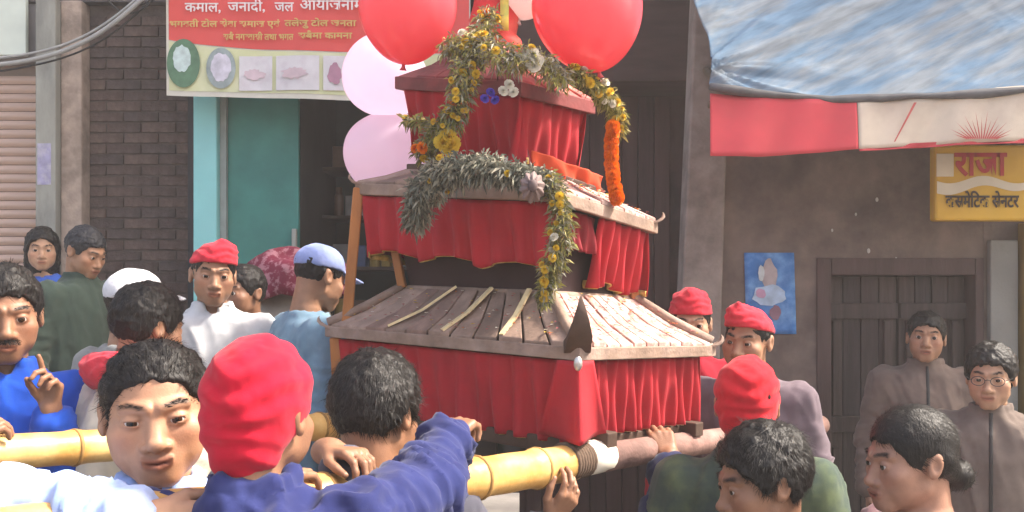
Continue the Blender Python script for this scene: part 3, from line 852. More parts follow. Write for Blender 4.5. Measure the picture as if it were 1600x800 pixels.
# ---- right house: stained plaster wall, pillar, double door
YR = 5.0
rh = empty('plaster_house', (2.0, YR, 0))
tag(rh, 'stained grey brown plaster house with a dark double door', 'building')
pm = mat('stained_plaster', (.20, .155, .13), .93, .22, 7, c2=(.085, .066, .060), mix=.85, mscale=2.4, bump=.45, bscale=30, lo=.42, hi=.66)
X0, X1 = 1.585, 2.455
MB().hexa([(.80, YR-.05, 0), (1.03, YR-.05, 0), (1.03, YR+.12, 0), (.80, YR+.12, 0), (.985, YR-.05, 4.2), (1.16, YR-.05, 4.2), (1.16, YR+.12, 4.2), (.985, YR+.12, 4.2)]).build('corner_pillar', mat('pillar_plaster', (.31, .26, .225), .93, .2, 9, c2=(.13, .105, .095), mix=.7, mscale=3.5, bump=.5, bscale=45), rh, bevel=.012)
MB().box(1.02, X0, YR, YR+.35, 0, 4.2).build('wall', pm, rh)
MB().box(X0, X1, YR+.002, YR+.35, 1.94, 4.2).build('wall', pm, rh)
MB().box(X1, 18, YR, YR+.35, 0, 4.2).build('wall', pm, rh)  # unseen far end lengthened to keep the sun off the awning
MB().box(.98, 18, YR-.02, YR+1.5, 4.2, 12.0).build('upper_wall', mat('upper_plaster', (.2, .17, .15), .9, .2, 5), rh)  # unseen height and length added to shade the tarpaulin
MB().box(2.47, 2.615, YR-.045, YR-.001, 0, 2.03).build('door_pillar', mat('pale_jamb_plaster', (.27, .265, .24), .9, .2, 8, c2=(.17, .16, .145), mix=.6, mscale=4, bump=.3), rh, bevel=.008)
MB().box(2.63, 4.5, YR-.09, YR-.003, 0, 2.12).build('yellow_panel', mat('ochre_panel', (.30, .19, .04), .7, .2, 6, c2=(.2, .12, .03), mix=.6, mscale=3), rh, bevel=.008)
for i, (px, py, r) in enumerate([(1370, 312, .008), (1337, 335, .006), (1357, 392, .009), (1300, 360, .006), (1400, 405, .007)]):
    q = P(px, py, YR)
    MB().ell((q[0], YR-.002, q[2]), (r, .004, r*1.5), 8, 5).build('plaster_chip', mat('chip_white', (.5, .48, .44), .9, .1), rh)
door = empty('double_door', ((X0+X1)/2, YR+.12, .1))
tag(door, 'dark weathered wooden double door set in the plaster wall', 'door')
dw = [mat('door_wood_%d' % i, c, .8, .3, 10, c2=tuple(v*1.9 for v in c), mix=.55, mscale=7, stretch=(3, 1, .25), bump=.4, bscale=60, lo=.48, hi=.72) for i, c in enumerate([(.062, .047, .043), (.050, .040, .039), (.070, .052, .046)])]
fr = mat('door_frame_wood', (.085, .055, .050), .75, .25, 10, stretch=(2, 1, .3), bump=.3)
MB().box(X0, X0+.075, YR-.012, YR+.2, .1, 1.94).build('frame', fr, door, bevel=.006)
MB().box(X1-.045, X1, YR-.010, YR+.2, .1, 1.94).build('frame', fr, door, bevel=.006)
MB().box(X0+.0755, X1-.0455, YR-.008, YR+.2, 1.85, 1.94).build('frame', fr, door, bevel=.006)
xm = X0+.075+(X1-X0-.12)*.52
for xa, xb in ((X0+.078, xm-.004), (xm+.004, X1-.048)):
    lf = MB().box(xa, xb, YR+.13, YR+.16, .1, 1.85).build('leaf', dw[1], door)
    nn = 4; wv = (xb-xa)/nn
    for i in range(nn):
        MB().box(xa+i*wv+.0015, xa+(i+1)*wv-.0015, YR+.105+.004*(i % 2), YR+.129, .105, 1.845).build('plank', dw[(i*2+int(xa*7)) % 3], lf, bevel=.004)
    for zz in (.35, 1.02, 1.62):
        MB().box(xa+.002, xb-.002, YR+.078, YR+.104, zz, zz+.085).build('rail', dw[0], lf, bevel=.005)
    for zz in (.44, 1.11):
        MB().box(xa+.035, xa+.075, YR+.08, YR+.104, zz, zz+.50).build('stile', dw[2], lf, bevel=.004)
        MB().box(xb-.075, xb-.035, YR+.08, YR+.104, zz, zz+.50).build('stile', dw[2], lf, bevel=.004)
MB().tube([(xm-.03, YR+.07, 1.05), (xm-.03, YR+.045, 1.0), (xm-.03, YR+.07, .95)], .008, 8).build('latch', mat('iron', (.06, .055, .05), .5, .2, metal=.7), door, smooth=True)

# ---- blue poster
p0 = P(1162, 395, YR); p1 = P(1240, 522, YR)
po = empty('poster', (p0[0]+.13, YR-.01, p1[2]))
tag(po, 'blue paper poster with a faded figure pasted on the plaster wall', 'poster')
nx, nz_ = 8, 14
G = np.array([[(p0[0]+(p1[0]-p0[0])*i/nx+.012*(j/nz_), YR-.006-.004*abs(vnoise(np.array([i*.6, j*.5, 1.]))), p0[2]+(p1[2]-p0[2])*j/nz_) for i in range(nx+1)] for j in range(nz_+1)])
MB().grid(G).build('sheet', mat('poster_blue', (.05, .19, .50), .6, .2, 14, c2=(.22, .42, .66), mix=.6, mscale=7), po, True, solid=.0015)
pw, phh = p1[0]-p0[0], p0[2]-p1[2]
def patch(nm, cx_, cz_, rx, rz, m, y=YR-.0125, n=18, parent=po, jag=.12, seed=1):
    rr = random.Random(seed); V = [(cx_, y, cz_)]
    for i in range(n):
        a = 2*math.pi*i/n; k = 1+rr.uniform(-jag, jag); V.append((cx_+rx*k*math.cos(a), y, cz_+rz*k*math.sin(a)))
    return mesh(nm, V, [(0, 1+(i+1) % n, 1+i) for i in range(n)][::1], m, parent)
patch('printed_figure', p0[0]+pw*.50, p0[2]-phh*.28, pw*.15, phh*.20, mat('poster_tan', (.42, .36, .36), .7, .2, 20), seed=2)
patch('printed_figure', p0[0]+pw*.50, p0[2]-phh*.52, pw*.33, phh*.13, mat('poster_pale', (.40, .52, .66), .7, .25, 24), YR-.0135, seed=3)
patch('printed_figure', p0[0]+pw*.33, p0[2]-phh*.50, pw*.10, phh*.06, mat('poster_rose', (.50, .30, .42), .7, .2, 20), YR-.0145, seed=4)
patch('printed_figure', p0[0]+pw*.62, p0[2]-phh*.74, pw*.11, phh*.09, mat('poster_maroon', (.25, .14, .18), .7, .2, 20), YR-.0145, seed=5)
patch('printed_figure', p0[0]+pw*.34, p0[2]-phh*.25, pw*.06, phh*.10, mat('poster_white', (.55, .60, .60), .7, .2, 20), YR-.0145, seed=6)

# ---- yellow sign under the awning
ys = 4.62
q0 = P(1461, 226, ys); q1 = P(1640, 345, ys)
sg = empty('shop_sign', ((q0[0]+q1[0])/2, ys, q1[2]))
tag(sg, 'yellow shop signboard with red and black lettering under the awning', 'sign')
MB().box(q0[0], q1[0], ys, ys+.07, q1[2], q0[2]).build('board', mat('sign_ochre', (.62, .37, .035), .45, .12, 5, c2=(.5, .28, .03), mix=.5, mscale=3), sg, bevel=.014)
w_ = q1[0]-q0[0]; h_ = q0[2]-q1[2]
cream = mat('sign_cream', (.62, .55, .42), .5, .1, 8)
G = np.array([[(q0[0]+.008+(w_-.03)*i/24, ys-.003, q0[2]-h_*(.46+.05*math.sin(i*.42+.4))-(h_*.16)*j*(1-.5*i/24)) for j in range(2)] for i in range(25)])
MB().grid(G).build('cream_swoosh', cream, sg)
MB().grid(np.array([[(q0[0]+w_*(.01+.15*j), ys-.0035, q0[2]-h_*(.12+.30*i)) for j in range(2)] for i in range(2)])).build('cream_corner', cream, sg)
text_mesh('red_lettering', 'राजा', .165, mat('sign_red', (.40, .03, .03), .5, 0), (q0[0]+w_*.17, ys-.006, q0[2]-h_*.40), sg, bold=.004, maxw=w_*.46)
text_mesh('black_lettering', 'कसमेिटक सेनटर', .085, mat('sign_black', (.03, .015, .01), .5, 0), (q0[0]+w_*.09, ys-.006, q0[2]-h_*.82), sg, bold=.002, maxw=w_*.64)
for x in (q0[0]+.12, q1[0]-.12):
    MB().bar((x, ys+.04, q0[2]-.02), (x, YR+.02, q0[2]+.10), .02, .02).build('bracket', mat('iron', (.06, .055, .05)), sg)

# ---- awning: blue tarpaulin over a frame, red and cream valance
ya = 4.30
aw = empty('awning', (2.0, ya, 2.4))
tag(aw, 'crumpled blue tarpaulin awning with a red and cream cloth valance', 'awning')
nu, nv = 300, 130
uu = np.linspace(0, 1, nu)[:, None]; vv = np.linspace(0, 1, nv)[None, :]
xa = (.875+.03*np.sin(vv*9))+(3.3)*uu+0*vv
zb = 2.655-.03*np.sin(uu*7)+.10*np.clip(uu-.40, 0, 1)**1.2-.16*np.exp(-((uu-.52)/.10)**2)*0
za = zb+(3.95-zb)*vv-.11*np.sin(vv*math.pi)*(.6+.4*np.sin(uu*9))
yv = ya+(YR-.06-ya)*vv+0*uu
G = np.stack([xa+0*za, yv+0*za, za], -1)
pp = G.reshape(-1, 3)
ctr = np.array([.85, 4.4, 2.75]); rel = pp-ctr; ang = np.arctan2(rel[:, 2], rel[:, 0]); rr = np.hypot(rel[:, 2], rel[:, 0])
rdg = lambda a_, b_, sd: np.clip(1-np.abs(vnoise(np.stack([a_, b_, 0*a_], 1), 1., sd))*2.6, -.4, 1)
wx = .10*vnoise(pp, 2.0, 9); wz = .10*vnoise(pp, 2.0, 10)
ss = (pp[:, 0]+wx)*.87+(pp[:, 2]+wz)*.49; tt = -(pp[:, 0]+wx)*.49+(pp[:, 2]+wz)*.87
s2 = (pp[:, 0]+wx)*.98-(pp[:, 2]+wz)*.2; t2 = (pp[:, 0]+wx)*.2+(pp[:, 2]+wz)*.98
f = .030*vnoise(pp, 1.3, 2)+.022*rdg(ss*1.0, tt*3.4, 3)+.007*rdg(s2*2.6, t2*5.5, 5)+.008*rdg(ss*2.6, tt*11, 7)*np.clip(.4+vnoise(pp, 1.8, 21), 0, 1)+.003*rdg(t2*9, s2*14, 11)*np.clip(.3+vnoise(pp, 2.5, 22), 0, 1)
f += .026*rdg(ang*5, rr*.6, 13)*np.exp(-rr/.9)
nrm = unit([0, -.87, .5])
pp = pp+nrm[None, :]*f[:, None]
tarp_m = mat('blue_tarpaulin', (.13, .21, .30), .85, .3, 9, c2=(.25, .27, .28), mix=.75, mscale=3.0, bump=.3, bscale=30, spec=.2, lo=.42, hi=.58, stretch=(.5, 1, 3.2), turn=-28)
MB().grid(pp.reshape(nu, nv, 3)).build('tarpaulin', tarp_m, aw, True, solid=.003)
# rolled dark hem along the tarpaulin's lower edge
low = pp.reshape(nu, nv, 3)[:, 0]
hem = low+np.array([0, -.012, -.012]); hem = hem[::10]
MB().tube(hem, .017+.006*np.sin(np.arange(len(hem))*1.3), 8).build('hem', mat('tarp_hem', (.11, .11, .115), .7, .3, 14), aw, True)
def valance(name, xa, xb, topf, botf, m, y=ya-.03, ph=0.):
    n1, n2 = 60, 12
    G = np.zeros((n1, n2, 3))
    for i in range(n1):
        x = xa+(xb-xa)*i/(n1-1)
        for j in range(n2):
            t = j/(n2-1); zt, zbm = topf(x), botf(x)
            G[i, j] = (x, y+.010*math.sin(x*11+ph)*t+.006*math.sin(x*27+t*2)-.012*t, zt+(zbm-zt)*t)
    return MB().grid(G).build(name, m, aw, True, solid=.002)
zt = lambda px, py: P(px, py, ya-.03)[2]
xz = lambda px: P(px, 0, ya-.03)[0]
ipx = lambda x: x/(ya-.03)*F_PX+CX
topf = lambda x: zt(0, np.interp(ipx(x), [1105, 1200, 1350, 1470, 1560, 1640], [146, 152, 158, 154, 136, 132]))
botf = lambda x: zt(0, np.interp(ipx(x), [1105, 1180, 1340, 1500, 1640], [244, 246, 234, 224, 220]))
redc = mat('valance_red', (.62, .075, .095), .8, .12, 5, c2=(.54, .08, .09), mix=.5, mscale=3, bump=.1, bscale=300)
crm = mat('valance_cream', (.60, .52, .42), .8, .12, 6, c2=(.46, .37, .30), mix=.6, mscale=4, bump=.1, bscale=300)
valance('valance_red_cloth', xz(1109), xz(1338), topf, botf, redc)
valance('valance_cream_cloth', xz(1339), xz(1700), topf, botf, crm, ph=.3)
valance('valance_piping', xz(1339), xz(1700), lambda x: botf(x)+.012, lambda x: botf(x)-.010, mat('piping_red', (.42, .05, .06), .8, .1), y=ya-.035, ph=.3)
# red sprig strokes and a red brush line printed on the cream cloth
spr = MB(); cx0 = xz(1527); cz0 = botf(cx0)+.012
for i, a in enumerate(np.linspace(-1.25, 1.25, 17)):
    L = .13*(1-.25*abs(a))*(1 if i % 2 else .75)
    base_ = np.array([cx0+a*.05, ya-.070, cz0]); d_ = np.array([math.sin(a), 0, math.cos(a)])
    tip_ = base_+d_*L; s_ = np.array([math.cos(a), 0, -math.sin(a)])*.0035
    spr.add([base_-s_, base_+s_, tip_], [(0, 1, 2)])
spr.build('printed_sprig', mat('sprig_red', (.45, .10, .09), .8, .1), aw)
st = MB(); a0 = np.array([xz(1392), ya-.071, botf(xz(1392))+.02]); a1 = np.array([xz(1425), ya-.066, topf(xz(1425))-.02]); s_ = np.array([.006, 0, 0])
st.add([a0-s_*.5, a0+s_*.5, a1+s_, a1-s_], [(0, 1, 2, 3)]); st.build('printed_line', mat('sprig_red', (.45, .10, .09)), aw)
am = mat('bamboo_dark', (.20, .15, .10), .7, .2)
for x in (1.0, 2.4, 4.1):
    MB().tube([(x, YR+.05, 2.95), (x, ya, 2.615)], .018, 8).build('rafter', am, aw, True)
MB().tube([(.88, ya, 2.60), (4.2, ya, 2.60)], .017, 8).build('front_rail', am, aw, True)
MB().tube([(4.15, ya, 2.60), (4.15, ya, 0)], .022, 8).build('pole', am, aw, True)

# ---- printed banner above the teal shop
yb = 5.68
b0 = P(262, -190, yb); b1 = P(735, 150, yb)
bn = empty('banner', ((b0[0]+b1[0])/2, yb, b1[2]))
tag(bn, 'red printed cloth banner with cream picture strip above the teal shop', 'banner')
def bann(name, px0, px1, top, bot, m, off, nx=40, nz=16):
    G = np.zeros((nx, nz, 3))
    for i in range(nx):
        px = px0+(px1-px0)*i/(nx-1)
        t = top(px) if callable(top) else top; b = bot(px) if callable(bot) else bot
        for j in range(nz):
            py = t+(b-t)*j/(nz-1)
            q = P(px, py, yb); G[i, j] = (q[0], yb-off+.010*math.sin(px*.021+py*.006)+.006*math.sin(px*.05), q[2])
    return MB().grid(G).build(name, m, bn, True)
bot = lambda px: 146+(px-262)*.028
curve = lambda px: 62+22*(1-math.exp(-(max(px, 262)-262)/130.))
bred = mat('banner_red', (.70, .09, .08), .55, .08, 3, c2=(.62, .08, .08), mix=.4, mscale=2)
bcr = mat('banner_cream', (.60, .62, .36), .55, .1, 5, c2=(.66, .66, .50), mix=.6, mscale=4)
bann('sheet', 260, 735, -190, lambda px: bot(px)+3, mat('banner_back', (.62, .60, .52), .6, .08), 0)
bann('red_field', 264, 733, -186, curve, bred, .003)
bann('cream_strip', 264, 733, lambda px: curve(px)+2, lambda px: bot(px)-5, bcr, .003)
def bpos(px, py, off): 
    q = P(px, py, yb); return (q[0], yb-off+.010*math.sin(px*.021+py*.006)+.006*math.sin(px*.05), q[2])
wht = mat('banner_white', (.78, .70, .68), .55, .05); ylw = mat('banner_yellow', (.62, .42, .14), .55, .05)
for s, px, py, size, mw, m in [('कमाल,', 290, 19, .08, 56, wht), ('जनादी,', 357, 18, .08, 58, wht), ('जल', 430, 18, .08, 30, wht), ('आयोजनामा', 470, 17, .085, 106, wht), ('शुभकामना', 350, -40, .16, 200, wht),
                            ('भगवती टोल सेवा समाज एवं', 266, 43, .052, 172, ylw), ('तलेजु टोल जनता', 446, 42, .052, 112, ylw), ('सबै नगरवासी तथा भगत', 350, 63, .052, 110, ylw), ('सबैमा कामना', 468, 62, .052, 84, ylw)]:
    text_mesh('lettering', s, size, m, bpos(px, py, .016), bn, bold=.0012, maxw=mw/F_PX*yb)
def disc(name, px, py, rpx, rpy, m, off, seed=1, jag=.0):
    c = bpos(px, py, off); k = yb/F_PX
    return patch(name, c[0], c[2], rpx*k, rpy*k, m, c[1], 28, bn, jag, seed)
disc('round_picture', 287, 99, 26, 38, mat('banner_green', (.10, .20, .12), .5, .3, 18), .014)
disc('picture_highlight', 285, 92, 14, 21, mat('banner_pale', (.52, .64, .62), .5, .3, 22), .017, 3, .08)
disc('round_picture', 346, 107, 23, 32, mat('banner_grey', (.30, .36, .36), .5, .3, 18), .014)
disc('picture_highlight', 346, 106, 16, 22, mat('banner_lilac', (.60, .58, .66), .5, .25, 22), .017, 5, .07)
for xa_, xb_ in ((374, 426), (432, 500), (506, 570), (576, 640)):
    bann('picture_box', xa_, xb_, 88, 142, mat('banner_box', (.64, .62, .64), .5, .1, 10, c2=(.56, .5, .54), mix=.6, mscale=14), .010, 10, 6)
disc('printed_mark', 524, 116, 11, 16, mat('banner_mauve', (.42, .22, .30), .5, .2), .016, 4, .15)
disc('printed_mark', 398, 117, 16, 8, mat('banner_pinkish', (.58, .46, .50), .5, .2), .016, 6, .25)
disc('printed_mark', 462, 115, 20, 9, mat('banner_pinkish', (.58, .46, .50)), .016, 7, .25)
for px in (300, 690):
    MB().tube([bpos(px, -186, 0), P(px, -230, 6.0)], .006, 6).build('tie', am, bn)

# ---- cables
def sag(pts, n=40):
    pts = np.array(pts, float); t = np.linspace(0, 1, len(pts)); tt = np.linspace(0, 1, n)
    from numpy.polynomial import polynomial as pl
    c = [np.polyfit(t, pts[:, i], min(3, len(pts)-1)) for i in range(3)]
    return np.stack([np.polyval(k, tt) for k in c], 1)
cm = mat('cable_grey', (.33, .33, .32), .6, .15); cmb = mat('cable_black', (.03, .03, .03), .6, .1)
base_c = [(-60, 104), (40, 96), (110, 74), (170, 42), (225, -4), (280, -60)]
for i, (dy, r, m, lb) in enumerate([(0, .014, cm, 'thick pale grey street cable sagging past the tan pillar'), (-9, .009, cm, 'thinner grey cable strung just above the thick pale cable'), (12, .006, cmb, 'black wire hanging just under the thick pale cable')]):
    q = sag([P(a, b+dy+(5*math.sin(a*.03+i) if i else 0), 5.55+.03*i) for a, b in base_c])
    tag(MB().tube(q, r, 8).build('cable', m, None, True), lb, 'cable', 'cables over the shutter')
q = sag([P(a, b, 5.6) for a, b in [(165, -10), (182, 12), (205, 22), (230, 8), (250, -20)]])
tag(MB().tube(q, .006, 8).build('cable', cmb, None, True), 'short looped black wire above the sagging cables', 'cable', 'cables over the shutter')

# ---- draped stall between the shop and the palanquin
dst = 4.55
c0 = P(425, 450, dst)
stl = empty('covered_stall', (c0[0], dst+.3, .30))
tag(stl, 'heaped stall covered with pale sheets and a maroon patterned quilt', 'stall')
nu, nv = 40, 26
def heap(sx, sy, top, low, cx_, cy_, seed, am=.03):
    G = np.zeros((nu, nv, 3))
    for i in range(nu):
        a = 2*math.pi*i/(nu-1)
        for j in range(nv):
            t = j/(nv-1); r = math.sin(t*math.pi/2)**.8; hz_ = math.cos(t*math.pi/2)**.7
            x = cx_+sx*r*math.cos(a); y = cy_+sy*r*math.sin(a); z = low+(top-low)*hz_
            G[i, j] = (x, y, z)
    p = G.reshape(-1, 3); d_ = fbm(p, 5, seed)*am+np.abs(vnoise(p*[1, 1, .5], 11, seed))*am*.6
    p = p+np.stack([d_*.4, -d_*.8, d_], 1); p = p.reshape(nu, nv, 3); p[-1] = p[0]
    return p
MB().grid(heap(.36, .34, 1.85, .30, c0[0]-.02, dst+.3, 3)).build('pale_sheet', cloth_mat('beige', (.36, .32, .27), (.24, .21, .19), .6, 4), stl, True)
MB().grid(heap(.27, .26, 1.965, 1.74, c0[0]+.05, dst+.27, 8, .04)).build('maroon_quilt', mat('maroon_quilt', (.17, .022, .045), .9, .2, 14, c2=(.36, .17, .20), mix=.85, mscale=26, bump=.3, lo=.5, hi=.58), stl, True, solid=.006)
# ================================================================== palanquin
VA = R(50)
v_ = np.array([math.cos(VA), math.sin(VA), 0]); u_ = np.array([-math.sin(VA), math.cos(VA), 0])   # v: along the poles (away right), u: away left
PC = np.array([.018, 3.23, 0])
pal = empty('palanquin', (PC[0], PC[1], 1.26))
tag(pal, 'three tiered wooden shrine palanquin with red cloth skirts carried on bamboo poles', 'palanquin')
def tier(cx_, a, b, zn, zl, zr):
    """plane through near, left and right corners: returns corner(i,j,scale,dz): i=-1 near/+1 far along u, j likewise along v"""
    c = PC+np.array([cx_, 0, 0])
    def cor(i, j, s=1.0, dz=0., t=0.):
        z = zn+(zl-zn)*(i+1)/2+(zr-zn)*(j+1)/2
        zc = zn+(zl-zn)/2+(zr-zn)/2
        p = c+u_*a*i*s+v_*b*j*s; p = p.copy(); p[2] = zc+(z-zc)*s+dz
        return p
    return cor
T1 = tier(0, .53, .38, 1.600, 1.635, 1.575)
T2 = tier(-.045, .42, .285, 2.050, 2.125, 1.985)
T3 = tier(-.078, .27, .19, 2.385, 2.480, 2.385)
wood = mat('roof_wood', (.26, .18, .135), .7, .3, 14, c2=(.34, .25, .21), mix=.7, mscale=9, bump=.5, bscale=70, stretch=(1, 1, 1))
wood_d = mat('dark_wood', (.075, .045, .032), .65, .3, 14, bump=.3, bscale=60)
wood_o = mat('orange_wood', (.42, .17, .05), .5, .2, 12, c2=(.30, .11, .035), mix=.6, mscale=8, stretch=(1, 1, .3), bump=.2)
wood_r = mat('painted_roof', (.19, .045, .045), .6, .25, 12, c2=(.10, .035, .035), mix=.7, mscale=8, bump=.3, bscale=60)
goldt = mat('gold_trim', (.55, .36, .08), .45, .35, 60, c2=(.75, .60, .25), mix=.8, mscale=40, metal=.25, bump=.5, bscale=120)
whitet = mat('white_trim', (.75, .70, .60), .6, .2, 40, bump=.4, bscale=100)
redcl = mat('skirt_red', (.40, .012, .022), .75, .14, 8, c2=(.30, .010, .02), mix=.6, mscale=5, bump=.12, bscale=300, sheen=.04)
powder = mat('powdered_wood', (.40, .22, .19), .85, .3, 18, c2=(.62, .47, .41), mix=.85, mscale=22, bump=.4, bscale=90, lo=.46, hi=.6)
plm = [mat('roof_plank_%d' % i, c, .65, .25, 12, c2=tuple(min(.6, k*1.7) for k in c), mix=.6, mscale=13, bump=.35, bscale=80) for i, c in enumerate([(.25, .17, .13), (.19, .13, .10), (.30, .21, .165), (.21, .135, .105)])]
def fold_z(p0, p1, t): return p0+(p1-p0)*t
def face_roof(T, s_in, rise, n, sides, mats, name, thick=.016, parent=None, sag=.0, lip=.012):
    """hip roof of separate planks running from the eave to the inner ring"""
    rg = random.Random(n*7)
    for (i0, j0, i1, j1), ms in zip(sides, mats):
        for k in range(n):
            t0, t1 = k/n+.004, (k+1)/n-.004
            e0 = fold_z(T(i0, j0), T(i1, j1), t0); e1 = fold_z(T(i0, j0), T(i1, j1), t1)
            r0 = fold_z(T(i0, j0, s_in, rise), T(i1, j1, s_in, rise), t0); r1 = fold_z(T(i0, j0, s_in, rise), T(i1, j1, s_in, rise), t1)
            dz = rg.uniform(-.004, .005); up = np.array([0, 0, thick])
            m0 = (e0+r0)/2-np.array([0, 0, sag]); m1 = (e1+r1)/2-np.array([0, 0, sag])
            o = np.array([0, 0, dz])
            mb = MB()
            V = [e0+o, e1+o, m1+o, m0+o, r1+o, r0+o]; V = V+[q+up for q in V]
            F = [(0, 3, 2, 1), (3, 5, 4, 2), (6, 7, 8, 9), (9, 8, 10, 11), (0, 1, 7, 6), (1, 2, 8, 7), (2, 4, 10, 8), (4, 5, 11, 10), (5, 3, 9, 11), (3, 0, 6, 9)]
            mb.add(V, F)
            mb.build('plank', ms[rg.randrange(len(ms))], parent, bevel=.003)
SIDES = [(-1, -1, 1, -1), (1, -1, 1, 1), (1, 1, -1, 1), (-1, 1, -1, -1)]     # left-front, far-left, far-right, right-front
# ---- lower roof
r1 = MB().hexa([T1(-1, -1, .96, -.02), T1(-1, 1, .96, -.02), T1(1, 1, .96, -.02), T1(1, -1, .96, -.02), T1(-1, -1, .60, .105), T1(-1, 1, .60, .105), T1(1, 1, .60, .105), T1(1, -1, .60, .105)]).build('lower_roof', wood_d, pal)
face_roof(T1, .60, .135, 11, SIDES, [plm, plm, plm, [powder]], 'plank', parent=r1, sag=.014)
def fascia(T, s, z0, z1, th, m, parent, name='eave_board'):
    for i0, j0, i1, j1 in SIDES:
        p0, p1 = T(i0, j0, s), T(i1, j1, s); q0, q1 = T(i0, j0, s-th), T(i1, j1, s-th)
        Z0, Z1 = np.array([0, 0, z0]), np.array([0, 0, z1])
        MB().hexa([p0+Z0, p1+Z0, q1+Z0, q0+Z0, p0+Z1, p1+Z1, q1+Z1, q0+Z1]).build(name, m, parent, bevel=.003)
fascia(T1, 1.012, -.030, .006, .05, wood, r1)
# pale gilt battens lying up the slope
bat = mat('gilt_batten', (.75, .60, .34), .5, .2, 30)
for t, wv in ((.26, .016), (.49, .026), (.72, .012)):
    e = fold_z(T1(-1, -1, .985), T1(1, -1, .985), t)+[0, 0, .024]; r_ = fold_z(T1(-1, -1, .62, .135), T1(1, -1, .62, .135), t-.13)+[0, 0, .026]; m_ = (e+r_)/2-[0, 0, .012]
    MB().bar(e, m_, wv, .008).bar(m_, r_, wv, .008).build('batten', bat, r1)
for i0, j0 in ((-1, -1), (1, -1), (-1, 1), (1, 1)):
    e = T1(i0, j0, .99)+[0, 0, .018]; r_ = T1(i0, j0, .60, .135)+[0, 0, .02]; m_ = (e+r_)/2-[0, 0, .006]
    MB().tube([e, m_, r_], [.018, .016, .015], 8).build('hip_ridge', wood, r1, True)
# corner horns that curl up from the eaves
def horn(T, i0, j0, hgt, dp, m, parent, wid=.02):
    c = T(i0, j0, 1.0); d_ = unit((u_*i0+v_*j0)); sd = np.cross(d_, [0, 0, 1])
    prof = [(-.16, .020, .050), (-.09, .018, .046), (-.03, .028, .050), (.02, .060, .042), (.045, .105, .028), (.048, .150, .012), (.040, .175, .002)]
    V = []; F = []
    for o, z, th in prof:
        for s1, s2 in ((-1, -1), (1, -1), (1, 1), (-1, 1)):
            V.append(c+d_*(o-th*.35*(s2))*dp+sd*s1*wid*(1-.92*max(0, z-.05)/.125)+np.array([0, 0, (z-.022+(th*.5 if o < 0 else 0)*s2*.6)*hgt]))
    for i in range(len(prof)-1):
        for k in range(4): F.append((i*4+k, i*4+(k+1) % 4, i*4+4+(k+1) % 4, i*4+4+k))
    F += [(3, 2, 1, 0), tuple(len(V)-4+k for k in range(4))]
    return MB().add(V, F).build('corner_horn', m, parent, True, bevel=.003)
for i0, j0 in ((-1, -1), (1, -1), (-1, 1), (1, 1)):
    if (i0, j0) == (-1, -1): h1 = horn(T1, i0, j0, .95, 1., wood_d, r1, .036)
    else: horn(T1, i0, j0, .28, .6, wood, r1)
nc = T1(-1, -1, 1.03)
MB().ell(nc+[-.008, -.014, -.035], (.012, .008, .020), 10, 7).build('silver_boss', mat('tarnished_silver', (.55, .53, .5), .35, .3, 40, metal=.8), r1, True)
# ---- pleated skirts
def skirt(T, s, z0, z1, side, m, npl, amp, name, parent, seed=0, flare=0., scal=0., nz=14, nper=7, t0=0., t1=1., trim=None, trim_h=.018):
    i0, j0, i1, j1 = side
    A, Bq = T(i0, j0, s), T(i1, j1, s); L = np.linalg.norm(Bq-A); nrm = unit(np.cross(Bq-A, [0, 0, 1]))
    n = npl*nper; G = np.zeros((n+1, nz+1, 3)); rr = np.random.RandomState(seed)
    ph = np.cumsum(rr.uniform(.7, 1.3, n+1)); ph = ph/ph[-1]*npl*2*math.pi
    am = amp*(.6+.8*np.interp(np.linspace(0, 1, n+1), np.linspace(0, 1, npl+1), rr.rand(npl+1)))
    for i in range(n+1):
        t = t0+(t1-t0)*i/n
        for j in range(nz+1):
            q = j/nz
            p = A+(Bq-A)*t
            k = am[i]*(.35+.65*q)*math.sin(ph[i]+.5*q)+.006*math.sin(ph[i]*.37+q*4)
            zz = z0+(z1-z0)*q+scal*abs(math.sin(math.pi*t*3))*q*q
            G[i, j] = p+nrm*(k+flare*q)+np.array([0, 0, zz])
    o = MB().grid(G).build(name, m, parent, True, solid=.002)
    if trim:
        Gt = G[:, -4:].copy(); Gt += nrm*.003
        Gt = np.stack([Gt[:, -1]+nrm*.004+[0, 0, trim_h], Gt[:, -1]+nrm*.007+[0, 0, trim_h*.5], Gt[:, -1]+nrm*.004-[0, 0, .002]], 1)
        MB().grid(Gt).build('trim', trim, o, True, solid=.003)
    return o
skirt(T1, .935, -.035, -.268, SIDES[0], redcl, 13, .013, 'lower_skirt', pal, 3, .012, nz=16, trim=goldt, trim_h=.014)
skirt(T1, .935, -.035, -.250, SIDES[3], redcl, 15, .016, 'lower_skirt', pal, 4, .014, nz=16, nper=8, trim=mat('pale_gold_trim', (.66, .55, .34), .6, .4, 60, c2=(.5, .30, .12), mix=.8, mscale=45, bump=.5, bscale=120), trim_h=.018)
skirt(T1, .935, -.035, -.262, SIDES[1], redcl, 9, .013, 'lower_skirt', pal, 5, .010)
skirt(T1, .935, -.035, -.262, SIDES[2], redcl, 9, .013, 'lower_skirt', pal, 6, .010)
# loose corner fold hanging at the near corner
A = T1(-1, -1, .985); G = np.zeros((17, 15, 3))
for i in range(17):
    s = (i/16-.5)
    for j in range(15):
        q = j/14; wv = .055+.05*q
        base_ = A+(u_ if s < 0 else v_)*abs(s)*2*wv*1.3
        G[i, j] = base_-(u_+v_)*(.020*math.cos(s*9)*q+.012)+np.array([0, 0, -.03-.225*q+.03*abs(s)*q])
MB().grid(G).build('corner_drape', redcl, pal, True, solid=.002)
